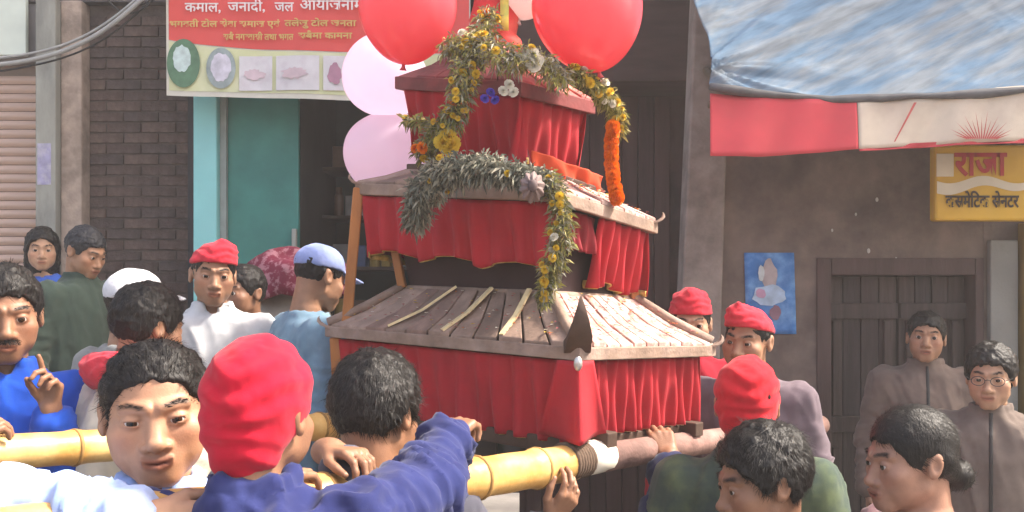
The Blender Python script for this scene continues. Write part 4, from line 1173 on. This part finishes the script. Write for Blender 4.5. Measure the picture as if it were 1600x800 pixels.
# ---- platform and poles
Tb = T1
MB().hexa([Tb(-1, -1, .90, -.30), Tb(-1, 1, .90, -.30), Tb(1, 1, .90, -.30), Tb(1, -1, .90, -.30), Tb(-1, -1, .90, -.255), Tb(-1, 1, .90, -.255), Tb(1, 1, .90, -.255), Tb(1, -1, .90, -.255)]).build('platform', wood_d, pal, bevel=.005)
MB().hexa([Tb(-1, -1, .80, -.26), Tb(-1, 1, .80, -.26), Tb(1, 1, .80, -.26), Tb(1, -1, .80, -.26), Tb(-1, -1, .80, -.01), Tb(-1, 1, .80, -.01), Tb(1, 1, .80, -.01), Tb(1, -1, .80, -.01)]).build('lower_body', mat('inner_red', (.14, .012, .016), .8, .2), pal)
bamb = mat('bamboo', (.58, .31, .08), .42, .28, 9, c2=(.72, .50, .20), mix=.8, mscale=8, bump=.2, bscale=60, spec=.5, stretch=(1, 1, 1))
bn_m = mat('bamboo_node', (.34, .19, .06), .6, .2, 20)
def bamboo(p0, p1, r, parent, node=.24, seed=1):
    rr = random.Random(seed); L = np.linalg.norm(p1-p0); n = int(L/.02); d_ = unit(p1-p0)
    pts = [p0+d_*L*i/n for i in range(n+1)]; rad = []
    nodes = np.arange(.13, L, node)
    for i in range(n+1):
        s = L*i/n; dn = np.min(np.abs(nodes-s)); rad.append(r*(1+.10*math.exp(-(dn/.014)**2)-.02*math.exp(-((dn-.05)/.03)**2)))
    for i in range(n+1): pts[i] = pts[i]+np.array([0, 0, .008*math.sin(i*.05+seed)])
    o = MB().tube(pts, rad, 18).build('pole', bamb, parent, True)
    for s in nodes:
        c = p0+d_*s+np.array([0, 0, .008*math.sin(s/L*n*.05+seed)])
        MB().tube([c-d_*.004, c+d_*.004], r*1.125, 18, True).build('node_ring', bn_m, o, True)
    return o
A0 = np.array([.177, 2.65, 1.292])
def pole_pt(t, side=0): # t metres back toward the bearers
    return A0-v_*t+u_*side+np.array([0, 0, .047*t+.035*side])
near0, near1 = pole_pt(1.95), pole_pt(.02)
bamboo(near0, near1, .050, pal, .235, 1)
pr = MB().tube([pole_pt(.03)-[0, 0, .004], pole_pt(-.40), pole_pt(-.9), pole_pt(-1.7)], [.043, .041, .040, .040], 16).build('pole', mat('brown_beam', (.21, .12, .10), .8, .3, 16, c2=(.33, .20, .17), mix=.6, mscale=12, bump=.4), pal, True)
for k in range(7):
    c = pole_pt(.05-.013*k)
    MB().tube([c-v_*.0055, c+v_*.0055], .0545-.0007*k, 16).build('lashing', mat('rope_brown', (.10, .065, .045), .9, .3, 60), pr, True)
cw = pole_pt(-.03); 
MB().tube([cw-v_*.005, cw-v_*-.05, cw-v_*-.11], [.0475, .0485, .0475], 16).build('cloth_wrap', mat('white_wrap', (.80, .74, .62), .8, .1, 20), pr, True)
SEP = .85
bamboo(pole_pt(1.9, SEP), pole_pt(-1.5, SEP), .043, pal, .26, 2)
for t in (-.12, -.62):
    MB().bar(pole_pt(t, -.04)+[0, 0, .052], pole_pt(t, SEP+.06)+[0, 0, .050], .05, .045).build('cross_beam', wood_d, pal, bevel=.004)
# ---- middle storey: solid cella block, shade of an open inside painted dark, with posts
box = [(-1, -1), (-1, 1), (1, 1), (1, -1)]
MB().hexa([T1(i, j, .555, .14) for i, j in box]+[T2(i, j, .76, -.02) for i, j in box]).build('cella', mat('cella_shade', (.035, .018, .018), .85, .3, 9), pal)
MB().hexa([T1(i, j, .61, .125) for i, j in box]+[T1(i, j, .58, .160) for i, j in box]).build('plinth', wood, pal, bevel=.006)
for i, j in box:
    MB().bar(T1(i, j, .60, .15), T2(i, j, .80, -.03), .028, .028).build('post', wood_o if (i, j) != (-1, -1) else wood_d, pal, bevel=.004)
# tall orange stay at the far left corner, from the second roof down past the lower eave
MB().bar(T2(1, -1, .985, -.01), T1(1, -1, .90, -.02), .032, .036).build('stay', wood_o, pal, bevel=.005)
MB().bar(T1(1, -1, .955, -.03), T1(1, -1, .93, -.30), .03, .036).build('stay', wood_o, pal, bevel=.005)
# ---- second roof
r2 = MB().hexa([T2(i, j, .96, -.012) for i, j in box]+[T2(i, j, .60, .06) for i, j in box]).build('middle_roof', wood_d, pal)
face_roof(T2, .60, .075, 9, SIDES, [plm, plm, plm, [powder]], 'plank', .014, r2, .006)
fascia(T2, 1.012, -.034, .004, .05, wood, r2)
for i, j in box: horn(T2, i, j, .25, .5, wood, r2)
skirt(T2, .955, -.035, -.245, SIDES[0], redcl, 10, .015, 'middle_skirt', pal, 13, .012, scal=.030, trim=goldt, trim_h=.022)
skirt(T2, .955, -.035, -.220, SIDES[3], redcl, 6, .022, 'middle_skirt', pal, 14, .05, t0=.0, t1=.52, scal=-.03, trim=goldt, trim_h=.024)
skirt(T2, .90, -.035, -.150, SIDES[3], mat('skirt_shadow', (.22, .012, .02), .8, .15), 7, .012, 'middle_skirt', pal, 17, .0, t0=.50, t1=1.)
skirt(T2, .955, -.035, -.245, SIDES[1], redcl, 7, .013, 'middle_skirt', pal, 15, .010, trim=goldt)
skirt(T2, .955, -.035, -.245, SIDES[2], redcl, 9, .013, 'middle_skirt', pal, 16, .010, trim=goldt)
# ---- third storey
MB().hexa([T2(i, j, .48, .06) for i, j in box]+[T3(i, j, .72, -.01) for i, j in box]).build('upper_cella', mat('cella_maroon', (.10, .014, .02), .85, .25, 9), pal)
MB().hexa([T2(i, j, .66, .058) for i, j in box]+[T2(i, j, .66, .094) for i, j in box]).build('upper_plinth', wood_d, pal, bevel=.005)
for k_, (sd, tz) in enumerate(((SIDES[0], goldt), (SIDES[3], whitet), (SIDES[1], goldt), (SIDES[2], goldt))):
    skirt(T3, .93, -.03, -.245, sd, redcl, 8 if k_ == 0 else 7, .013, 'upper_skirt', pal, 20+k_, .035, trim=tz, trim_h=.030)
skirt(T2, .66, .135, .068, SIDES[3], mat('vermilion_cloth', (.50, .06, .02), .8, .2), 6, .008, 'plinth_cloth', pal, 31, .01)
r3 = MB().hexa([T3(i, j, .98, -.03) for i, j in box]+[T3(i, j, .98, .0) for i, j in box]).build('upper_roof', wood_r, pal, bevel=.006)
face_roof(T3, .30, .135, 6, SIDES, [[wood_r], [wood_r], [wood_r], [mat('rosy_roof', (.45, .10, .09), .6, .3, 18, c2=(.62, .30, .22), mix=.6, mscale=14)]], 'plank', .014, r3, .014)
fascia(T3, 1.03, -.034, .010, .06, wood_r, r3)
# ---- pinnacle: stepped finial in red cloth with a ribbon
tc = T3(0, 0, 0, .12)
MB().tube([tc+[0, 0, 0], tc+[0, 0, .05], tc+[0, 0, .07], tc+[0, 0, .12], tc+[.0, 0, .17], tc+[0, 0, .30], tc+[0, 0, .42], tc+[0, 0, .50]], [.10, .092, .075, .085, .070, .055, .035, .006], 20).build('pinnacle', mat('pinnacle_red', (.55, .03, .03), .6, .2, 16, c2=(.66, .14, .08), mix=.5, mscale=12), pal, True)
rb = P(788, 0, 3.08); G = np.array([[(rb[0]-.014+.028*i, tc[1]-.093+.01*math.sin(j*.9), tc[2]+.06+.04*j) for i in range(2)] for j in range(10)])
MB().grid(G).build('ribbon', mat('ribbon_yellow', (.72, .66, .12), .5, .15, 20, c2=(.35, .55, .12), mix=.7, mscale=14), pal, True, solid=.002)

# ================================================================== balloons
def balloon(label, px, py, d, r, c, ax=(0, 0, 1), group=None, trans=.45, stretch=1.12):
    c0 = P(px, py, d); ax = unit(ax)
    root = empty('balloon', c0-ax*r*stretch)
    m = mat('balloon_%d' % int(sum(c)*1000), c, .12, .03, 3, spec=.6, trans=trans, coat=.4)
    t_ = np.linspace(0, math.pi, 33); n = 40
    s1 = unit(np.cross(ax, [0.3, 1, .2])); s2 = np.cross(ax, s1); V = []
    for a in t_:
        z = math.cos(a); rad = math.sin(a)*(1+.06*z)
        if z < 0: z *= stretch+.08*max(0, -z-.75)*4*.3
        for k in range(n):
            b = 2*math.pi*k/n; V.append(c0+r*(ax*z+rad*(s1*math.cos(b)+s2*math.sin(b))))
    F = [(j*n+k, (j+1)*n+k, (j+1)*n+(k+1) % n, j*n+(k+1) % n) for j in range(32) for k in range(n)]
    mesh('skin', V, F, m, root, True)
    k0 = c0-ax*r*(stretch+.02)
    MB().tube([k0+ax*.012, k0, k0-ax*.008, k0-ax*.018], [.010, .005, .006, .012], 10).build('knot', m, root, True)
    tag(root, label, 'balloon', group)
    return root
coral = (.86, .17, .21); pink = (.93, .80, .91); wht_b = (.9, .86, .84)
GB = 'balloons tied to the palanquin'
balloon('coral red balloon beside the red printed banner', 637, 12, 2.95, .150, coral, (.1, -.2, 1), GB, .5)
balloon('coral red balloon over the orange marigold strand', 918, 14, 2.92, .168, coral, (-.2, -.1, 1), GB, .5)
balloon('pale pink balloon squeezed under the coral balloon by the banner', 600, 118, 3.46, .148, pink, (-.9, .1, .5), GB, .75)
balloon('pale pink balloon resting on the middle roof corner', 602, 240, 3.52, .150, pink, (-.8, .1, -.6), GB, .75)
balloon('white balloon half hidden behind the pinnacle', 822, -25, 3.22, .105, wht_b, (.2, 0, 1), GB, .5)
# ================================================================== garlands and flowers
def flower_mesh(name, c, r=.022, layers=5, m=None, seed=1):
    rr = random.Random(seed); mb = MB()
    for L in range(layers):
        n = 10-L; tilt = .15+.28*L; rad = r*(1-.13*L)
        for k in range(n):
            a = 2*math.pi*(k+.5*(L % 2))/n+rr.uniform(-.12, .12); w_ = rad*.36
            dx, dy = math.cos(a), math.sin(a); ct, st_ = math.cos(tilt), math.sin(tilt)
            b = np.array([0, 0, r*.10*L]); mid = b+np.array([dx*rad*.6*ct, dy*rad*.6*ct, rad*.6*st_]); tip = b+np.array([dx*rad*ct, dy*rad*ct, rad*st_+.1*rad])
            s_ = np.array([-dy, dx, 0])*w_
            mb.add([b-s_*.3, b+s_*.3, mid+s_, tip+s_*.55, tip-s_*.55, mid-s_], [(0, 1, 2, 3, 4, 5)])
    me_o = mb.build(name, m, None, True)
    return me_o
om = mat('marigold_orange', (.85, .22, .01), .6, .2, 40, trans=.25); ym = mat('marigold_yellow', (.74, .52, .06), .6, .2, 40, trans=.25)
wm = mat('petal_white', (.80, .76, .66), .6, .15, 40, trans=.25); vm = mat('petal_violet', (.10, .06, .42), .6, .2, 40)
PROTO = {}
for nm, m, r_ in (('orange', om, .027), ('yellow', ym, .019), ('white', wm, .022), ('violet', vm, .020)):
    o = flower_mesh('flower', None, r_, 5, m, 3); PROTO[nm] = o.data; bpy.data.objects.remove(o)
def flower(kind, loc, n, parent, s=1.0):
    o = bpy.data.objects.new('flower', PROTO[kind]); col.objects.link(o)
    q = Vector(n).normalized().to_track_quat('Z', 'Y')
    M = Matrix.Translation(Vector(loc)) @ q.to_matrix().to_4x4() @ Matrix.Scale(s, 4)
    o.parent = parent; o.matrix_parent_inverse = Matrix.Translation(-Vector(parent.location)); o.matrix_basis = M
    return o
GREENS = [mat('leaf_%d' % i, c, .65, .25, 30, trans=.2) for i, c in enumerate([(.13, .14, .04), (.26, .24, .06), (.36, .31, .11), (.20, .19, .11)])]
GREY = [mat('sprig_%d' % i, c, .75, .25, 30, trans=.15) for i, c in enumerate([(.17, .18, .145), (.26, .25, .19), (.12, .125, .095), (.36, .33, .25)])]
def spline(pts, n):
    pts = np.array(pts, float); t = np.linspace(0, 1, len(pts)); tt = np.linspace(0, 1, n)
    # Catmull-Rom through the points
    out = []
    for x in tt:
        f = x*(len(pts)-1); i = min(int(f), len(pts)-2); f -= i
        p0 = pts[max(0, i-1)]; p1 = pts[i]; p2 = pts[i+1]; p3 = pts[min(len(pts)-1, i+2)]
        out.append(.5*((2*p1)+(-p0+p2)*f+(2*p0-5*p1+4*p2-p3)*f*f+(-p0+3*p1-3*p2+p3)*f**3))
    return np.array(out)
def leafmass(name, centres, rad, n, mats, parent, seed, size=(.018, .045), thin=.22, droop=.4):
    """small bent leaves scattered round a line: uncountable, one mesh"""
    rr = np.random.RandomState(seed); V = []; F = []; MI = []
    centres = np.array(centres); rad = np.full(len(centres), rad) if np.isscalar(rad) else np.array(rad)
    for k in range(n):
        i = rr.randint(len(centres)); o = rr.normal(0, 1, 3); o /= np.linalg.norm(o)+1e-9; o *= rad[i]*rr.rand()**.45
        p = centres[i]+o; d_ = .55*o/(np.linalg.norm(o)+1e-9)+rr.normal(0, .85, 3)+np.array([0, 0, -droop]); d_ /= np.linalg.norm(d_)
        L = rr.uniform(*size); s_ = np.cross(d_, rr.normal(0, 1, 3)); s_ /= np.linalg.norm(s_)+1e-9; w_ = L*thin*rr.uniform(.7, 1.3)
        m_ = p+d_*L*.5; t_ = p+d_*L+np.array([0, 0, -L*.25]); b = len(V)
        V += [p, m_-s_*w_, t_, m_+s_*w_]; F.append((b, b+1, b+2, b+3)); MI.append(rr.randint(len(mats)))
    o = mesh(name, V, F, None, parent)
    for m in mats: o.data.materials.append(m)
    o.data.polygons.foreach_set('material_index', MI)
    o['kind'] = 'stuff'
    return o
def garland(label, pix, rad, nleaf, flowers, seed, mats, size=(.012, .032), name='garland', thin=.12):
    pts = spline([P(a, b, d) for a, b, d in pix], 60)
    root = empty(name, pts[-1]); tag(root, label, 'garland', 'garlands on the palanquin')
    MB().tube(pts, .006, 6).build('stem', mat('stem_brown', (.12, .09, .05), .8, .2), root)
    rad = np.array(rad)*.82
    r_ = rad if np.isscalar(rad) else np.interp(np.linspace(0, 1, 60), np.linspace(0, 1, len(rad)), rad)
    leafmass('leaves', pts, r_, nleaf, mats, root, seed, size, thin)
    rr = np.random.RandomState(seed+50)
    for kind, n in flowers:
        for k in range(n):
            i = rr.randint(60); o = rr.normal(0, 1, 3); o[1] = -abs(o[1])-.3; o /= np.linalg.norm(o)
            rd = r_ if np.isscalar(r_) else r_[i]
            flower(kind, pts[i]+o*rd*.95, o+[0, -.4, .1], root, rr.uniform(.42, .78))
    return root
# big yellow-green garland from the pinnacle down the left
garland('leafy yellow garland falling from the pinnacle to the middle roof', [(765, 20, 2.98), (750, 62, 2.90), (728, 110, 2.84), (716, 165, 2.82), (690, 205, 2.86), (662, 236, 2.92)], [.035, .060, .062, .045, .055, .040], 3600, [('yellow', 30), ('orange', 4)], 1, GREENS+[GREY[1]])
garland('leafy swag across the top roof with white and violet blossoms', [(700, 75, 2.92), (745, 68, 2.86), (790, 92, 2.78), (830, 90, 2.78), (880, 128, 2.82)], [.04, .05, .058, .045, .04], 2600, [('white', 3), ('yellow', 9)], 2, [GREENS[1], GREENS[2], GREY[1], GREY[3]])
garland('yellow green garland arching over the right end of the top roof', [(896, 110, 2.88), (920, 128, 2.90), (945, 150, 2.95), (962, 180, 3.0), (966, 205, 3.02)], [.022, .034, .040, .034, .022], 1500, [('yellow', 18), ('white', 5)], 3, GREENS[:3]+[GREENS[2]])
garland('greyish dried leafy bunch draped over the middle roof front', [(648, 345, 2.93), (662, 300, 2.86), (700, 268, 2.78), (752, 262, 2.72), (805, 272, 2.68), (850, 285, 2.66)], [.045, .070, .068, .050, .045, .042], 5200, [('yellow', 4)], 4, GREY, (.014, .036), thin=.12)
garland('long yellow and white garland hanging in front of the middle skirt', [(858, 278, 2.66), (874, 320, 2.64), (876, 370, 2.63), (862, 420, 2.63), (850, 470, 2.64)], [.030, .034, .042, .038, .014], 2200, [('yellow', 20), ('white', 4)], 5, GREENS+[GREY[1]])
garland('thin pale leafy sprig sticking out beside the pink balloons', [(700, 205, 2.86), (668, 192, 2.95), (632, 186, 3.02)], [.03, .022, .008], 260, [('yellow', 2)], 6, GREENS, (.02, .04))
# orange marigold strand: flower by flower
pts = spline([P(958, 196, 2.98), P(955, 240, 2.98), P(958, 280, 2.97), P(964, 312, 2.96)], 16)
ms = empty('marigold_strand', pts[-1]); tag(ms, 'thick strand of orange marigolds hanging from the top roof', 'garland', 'garlands on the palanquin')
MB().tube(pts, .004, 6).build('thread', mat('thread_white', (.6, .58, .5), .8, .1), ms)
rr = np.random.RandomState(5)
for i, p in enumerate(pts):
    for k in range(6):
        a = k*math.pi/3+i*.5; o = np.array([math.cos(a), math.sin(a), rr.uniform(-.3, .3)])
        flower('orange', p+o*.006+[0, 0, rr.uniform(-.004, .004)], o, ms, rr.uniform(.6, .8))
for (px, py, d, kind, nm, s) in [(766, 152, 2.80, 'violet', 'violet blossom on the leafy swag above the red upper skirt', .9), (795, 140, 2.79, 'white', 'large white blossom next to the violet blossom', .95), (832, 92, 2.77, 'white', 'white rosette on the top roof corner', 1.25), (700, 222, 2.84, 'yellow', 'large yellow blossom low on the leafy garland', 1.9)]:
    r0 = empty('blossom', P(px, py, d)); tag(r0, nm, 'flower')
    for k in range(4 if s > 1.2 else 3):
        flower(kind, P(px+[-9, 8, 0, 4][k], py+[3, 5, -7, 12][k], d-.01), (random.Random(k).uniform(-.5, .5), -1, .3), r0, s*.8)
# loose petals, rice and vermilion powder scattered on the two roofs
for T, s0, s1, dz, side, n, lb, sd in ((T1, .62, .98, .026, SIDES[3], 200, 'petals and vermilion powder scattered on the lower roof right slope', 1), (T1, .62, .98, .026, SIDES[0], 130, 'few loose petals scattered on the lower roof left slope', 2), (T2, .66, .98, .022, SIDES[3], 120, 'rice and petals scattered along the middle roof right slope', 3)):
    rr = np.random.RandomState(sd); V = []; F = []; MI = []
    rise = .135 if T is T1 else .075
    i0, j0, i1, j1 = side
    for k in range(n):
        t = rr.rand(); s = rr.rand()
        e = T(i0, j0)+(T(i1, j1)-T(i0, j0))*t; r_ = T(i0, j0, .60, rise)+(T(i1, j1, .60, rise)-T(i0, j0, .60, rise))*t
        p = e+(r_-e)*(.03+.9*s)+np.array([0, 0, dz-.012*4*s*(1-s)*(1 if T is T1 else .5)+.004]); L = rr.uniform(.003, .010); a = rr.rand()*6.28
        d_ = np.array([math.cos(a), math.sin(a), rr.uniform(-.2, .2)])*L; w_ = np.array([-math.sin(a), math.cos(a), 0])*L*.6; b = len(V)
        V += [p-d_, p-w_+[0, 0, .002], p+d_, p+w_+[0, 0, .002]]; F.append((b, b+1, b+2, b+3)); MI.append(rr.choice(4, p=[.6, .15, .2, .05]))
    o = mesh('scattered_petals', V, F, None)
    for m in (mat('vermilion_powder', (.42, .10, .10), .9, .2), ym, wm, om): o.data.materials.append(m)
    o.data.polygons.foreach_set('material_index', MI)
    tag(o, lb, 'petals', None, 'stuff')
# pale cloth rosette at the near corner of the middle roof
c0 = P(832, 292, 2.60)
ro = empty('cloth_rosette', c0); tag(ro, 'pale pleated cloth rosette at the middle roof corner', 'rosette')
V = []; n = 40
for j, (r_, y_) in enumerate([(.0, -.02), (.012, -.024), (.024, -.012), (.033, .012)]):
    for k in range(n):
        a = 2*math.pi*k/n; q = 1+.10*math.sin(a*10); V.append(c0+np.array([r_*q*math.cos(a), y_+.006*math.cos(a*10), r_*1.25*q*math.sin(a)]))
mesh('petal_cloth', V, [(j*n+k, (j+1)*n+k, (j+1)*n+(k+1) % n, j*n+(k+1) % n) for j in range(3) for k in range(n)], mat('rosette_pale', (.22, .16, .15), .8, .2, 20), ro, True)
MB().ell(c0-[0, .028, 0], (.014, .010, .018), 10, 7).build('button', mat('rosette_dark', (.10, .07, .07), .7, .2), ro, True)

# ================================================================== thin haze volume added over the street to lift the shadows
hz_m = bpy.data.materials.new('street_haze'); hz_m.use_nodes = True
hn = hz_m.node_tree; hn.nodes.clear()
pv = hn.nodes.new('ShaderNodeVolumePrincipled'); ho = hn.nodes.new('ShaderNodeOutputMaterial')
pv.inputs['Color'].default_value = (.97, .95, .93, 1); pv.inputs['Density'].default_value = .006; pv.inputs['Anisotropy'].default_value = .2
hn.links.new(pv.outputs[0], ho.inputs['Volume'])
tag(MB().box(-62, 62, -62, 62, -1.0, 12.6).build('haze', hz_m, None), 'thin haze added over the whole street to lift shadows', 'haze', None, 'stuff')
# ================================================================== people
RED = srgb('#c22038'); CORAL = srgb('#cf3040')
T_L, T_M, T_D = (.46, .265, .165), (.37, .195, .115), (.27, .135, .078)
BR = 'palanquin bearers'; ON = 'onlookers by the shops'
pt = pole_pt
# onlookers on the left steps
person('woman with long dark hair in a blue top by the shutter', 66, 391, 5.5, .50, face=25, head=(0, 2, 0), tone=T_L, hair='long', top=dict(c=srgb('#3a5fb8'), n='royal'), group=ON, res=.0055, cres=.014, width=.88)
person('man in a dark green jacket looking down beside the tan pillar', 134, 394, 4.75, .30 if False else .50, face=62, head=(8, 22, 0), tone=T_M, hair='short', hair_c=(.02, .021, .026), top=dict(c=srgb('#3c4a42'), n='green', g=.024), collar='stand', group=ON, lean=6, res=.005, cres=.012)
person('man in a white peaked cap behind the bearer in a red scarf', 214, 478, 3.3, 0, face=150, head=(0, 4, 0), cap=('peaked', srgb('#d8d8da')), tone=T_M, top=dict(c=srgb('#8a8a88')), hair='crop', group=ON, res=.005, cres=.013)
person('bearer with a red scarf round the neck over a cream shirt', 234, 512, 2.85, 0, face=150, head=(-10, 10, 0), hs=.97, hair='thick', strands=2500, tone=T_M, top=dict(c=srgb('#d6cdbb'), n='cream', g=.02), scarf=dict(c=srgb('#cf3c4c'), tilt=.2), group=BR, lean=8, res=.0045,
       arms={'R': dict(at=pt(.55, SEP)+[.0, -.03, .06], D=(.6, .8, .1), N=(0, 0, -1), hint=(0, -.5, -1), curl=(.7, .75, .8, .8), thumb=.7)})
person('man in a pointed red cap and white shirt facing the street', 333, 430, 3.72, .30, face=20, head=(2, 4, 3), cap=('topi', CORAL, .075, .02), tone=T_M, hair='crop', top=dict(c=(.62, .62, .62), n='white', g=.018, c2=(.55, .56, .58), mix=.5), collar='open', group=ON, res=.0042, beard=.35, smile=.5, cres=.011)
person('bareheaded person half hidden behind the white shirted man', 378, 458, 4.2, .30, face=-30, hair='short', tone=T_D, top=dict(c=srgb('#5a4a48')), group=ON, res=.006, cres=.016, width=.9)
person('man in a pale blue cap and denim shirt turned towards the palanquin', 500, 434, 3.72, .30, face=125, head=(10, 18, 0), cap=('peaked', srgb('#8f9fd0')), tone=T_M, hair='crop', top=dict(c=srgb('#7f9bac'), n='denim', c2=srgb('#5d7f98'), mix=.6, g=.024), lean=9, group=ON, res=.005, cres=.011)
# left foreground
person('moustached man in a bright blue jacket raising a finger', 8, 492, 2.75, 0, width=.9, face=24, head=(6, 6, 0), hs=1.13, tone=T_D, beard=.95, hair='short', strands=2500, top=dict(c=srgb('#1f4fb8'), n='blue', g=.024, c2=srgb('#193f96'), mix=.5), collar='open', res=.004, lean=2,
       arms={'L': dict(at=P(72, 606, 2.66), D=(.10, -.1, 1), N=(-.35, -1, .1), hint=(.05, .3, -1), curl=(.12, .85, .95, 1.0), thumb=.85, spread=.10, cuff=.86)}, group=BR)
person('bearer in an olive shirt gripping the far bamboo pole', -115, 560, 2.15, 0, face=128, tone=T_D, hair='short', top=dict(c=srgb('#6f6a55'), n='olive'), group=BR, res=.006,
       arms={'R': dict(at=pt(1.16, SEP)+[-.01, -.045, .035], D=(.25, .45, .75), N=(.45, .75, -.35), hint=(.2, -.6, -1), curl=(.75, .8, .8, .85), thumb=.7, cuff=.8)})
# front bearers
person('bareheaded bearer in a light blue shirt looking back at the street', 245, 644, 1.86, 0, face=8, head=(10, 3, -4), hs=1.12, tone=(.42, .225, .135), hair='crop', strands=6000, beard=.28, age=1, fw=1.12, squint=.8, top=dict(c=srgb('#93a9d8'), n='sky', c2=srgb('#c4d0ea'), mix=.7, ms=7, g=.022, fold=1.7), collar='open', res=.0032, cres=.008, group=BR, smile=.9,
       arms={'R': dict(at=P(300, 822, 1.60), D=(1, .05, -.12), N=(.1, .9, -.4), hint=(-1, -.35, .20), curl=(.5, .55, .6, .6), thumb=.3, cuff=.88)})
person('bearer in a soft red cloth cap and navy shirt seen from behind', 409, 648, 1.68, 0, face=160, head=(4, 4, 0), hs=.98, cap=('wrap', srgb('#b81530')), tone=T_D, hair='crop', top=dict(c=srgb('#242a58'), n='navy', c2=srgb('#303868'), mix=.5, g=.024, fold=1.8), collar='stand', res=.0042, cres=.008, group=BR, lean=4,
       arms={'R': dict(at=P(722, 676, 2.22)+[0, 0, .0], D=(.30, .72, .30), N=(.25, .5, -.8), hint=(.75, -.3, -.7), curl=(.75, .8, .85, .85), thumb=.5, cuff=.95, grow=True),
             'L': dict(at=pt(.93)+[-.02, -.06, .045], D=(.50, .75, .25), N=(.05, .35, -.9), hint=(-.5, -.6, -1), curl=(.55, .6, .6, .65), thumb=.5, cuff=.7)})
person('thick haired bearer with his head behind the near bamboo pole', 588, 646, 2.25, 0, face=205, head=(-48, 12, 0), hs=1.08, tone=T_D, hair='thick', strands=6500, top=dict(c=srgb('#4a4a55'), n='slate'), collar='stand', res=.0045, group=BR,
       arms={'R': dict(at=P(878, 776, 2.52), D=(.55, -.15, .75), N=(-.2, .5, .5), hint=(0, .5, -1), curl=(.5, .55, .6, .65), thumb=.3, cuff=.85),
             'L': dict(at=pt(.80)+[.0, -.02, .066], D=(.70, -.55, .05), N=(0, -.1, -1), hint=(-.3, .4, -1), curl=(.6, .65, .7, .7), thumb=.4, cuff=.8)})
# behind and right of the palanquin
person('man in a tall red cap half hidden by the lower roof', 1079, 506, 4.0, 0, face=-10, head=(0, 4, 0), cap=('topi', CORAL, .09, 0, .02), tone=T_L, hair='crop', top=dict(c=srgb('#b02638'), n='redtop', g=.02), collar='open', group=BR, res=.005, cres=.013,
       arms={'R': dict(at=(.56, 3.66, 1.33), D=(-.2, -.7, .6), N=(-.1, -.7, -.5), hint=(-.5, .3, -1), curl=(.6, .7, .7, .7), thumb=.5)})
person('man in a slanted red cap with a pale band near the poster', 1168, 532, 3.55, 0, face=-30, head=(-6, 4, 5), cap=('topi', CORAL, .075, -.02, .18), tone=T_M, hair='crop', top=dict(c=srgb('#6c5f66'), n='mauve'), collar='open', group=BR, res=.0048, beard=.5, cres=.012)
person('bearer in a puffed red cap and green jacket seen from behind', 1167, 634, 2.72, 0, face=165, head=(0, 6, 0), hs=1.0, cap=('wrap', srgb('#c81f2c')), tone=T_M, hair='short', top=dict(c=srgb('#3d4a42'), n='moss', c2=srgb('#6d7a50'), mix=.6, g=.026), collar='stand', group=BR, res=.0045, cres=.010)
person('young bearer with short black hair and navy sleeve in profile', 1188, 752, 2.3, 0, face=-58, head=(-22, 10, 0), hs=1.04, hair='thick', strands=6000, tone=T_D, top=dict(c=srgb('#262a4a'), n='midnight', g=.022, fold=1.6), collar='open', res=.0036, cres=.009, group=BR,
       arms={'R': dict(at=pt(-.44)+[.0, -.035, .03], D=(-.25, .45, .8), N=(-.05, .85, -.35), hint=(-.4, -.5, -1), curl=(.75, .8, .8, .85), thumb=.7, cuff=.82, grow=True)})
person('woman in profile with black hair tied in a low bun', 1420, 718, 2.22, 0, face=-82, head=(0, 6, 0), hs=.98, hair='bun', strands=5000, tone=(.36, .19, .125), top=dict(c=srgb('#7a5a60'), n='rose', g=.018), res=.0036, cres=.009, width=.9)
person('man in a grey zipped fleece standing at the dark door', 1447, 528, 4.55, .10, face=-18, head=(-4, -4, 3), hair='short', tone=T_M, top=dict(c=srgb('#7a6a60'), n='taupe', c2=srgb('#655750'), mix=.5, g=.026), collar='stand', zip_=(.03, .028, .028), group=ON, res=.0048, cres=.010)
person('man in glasses and a grey zipped jacket near the ochre panel', 1548, 590, 3.7, 0, face=-26, head=(-6, 2, 0), hair='thick', tone=T_L, top=dict(c=srgb('#756860'), n='grey', c2=srgb('#61564f'), mix=.5, g=.026), collar='stand', zip_=(.03, .028, .028), glasses=True, beard=.2, group=ON, res=.0045, cres=.010)
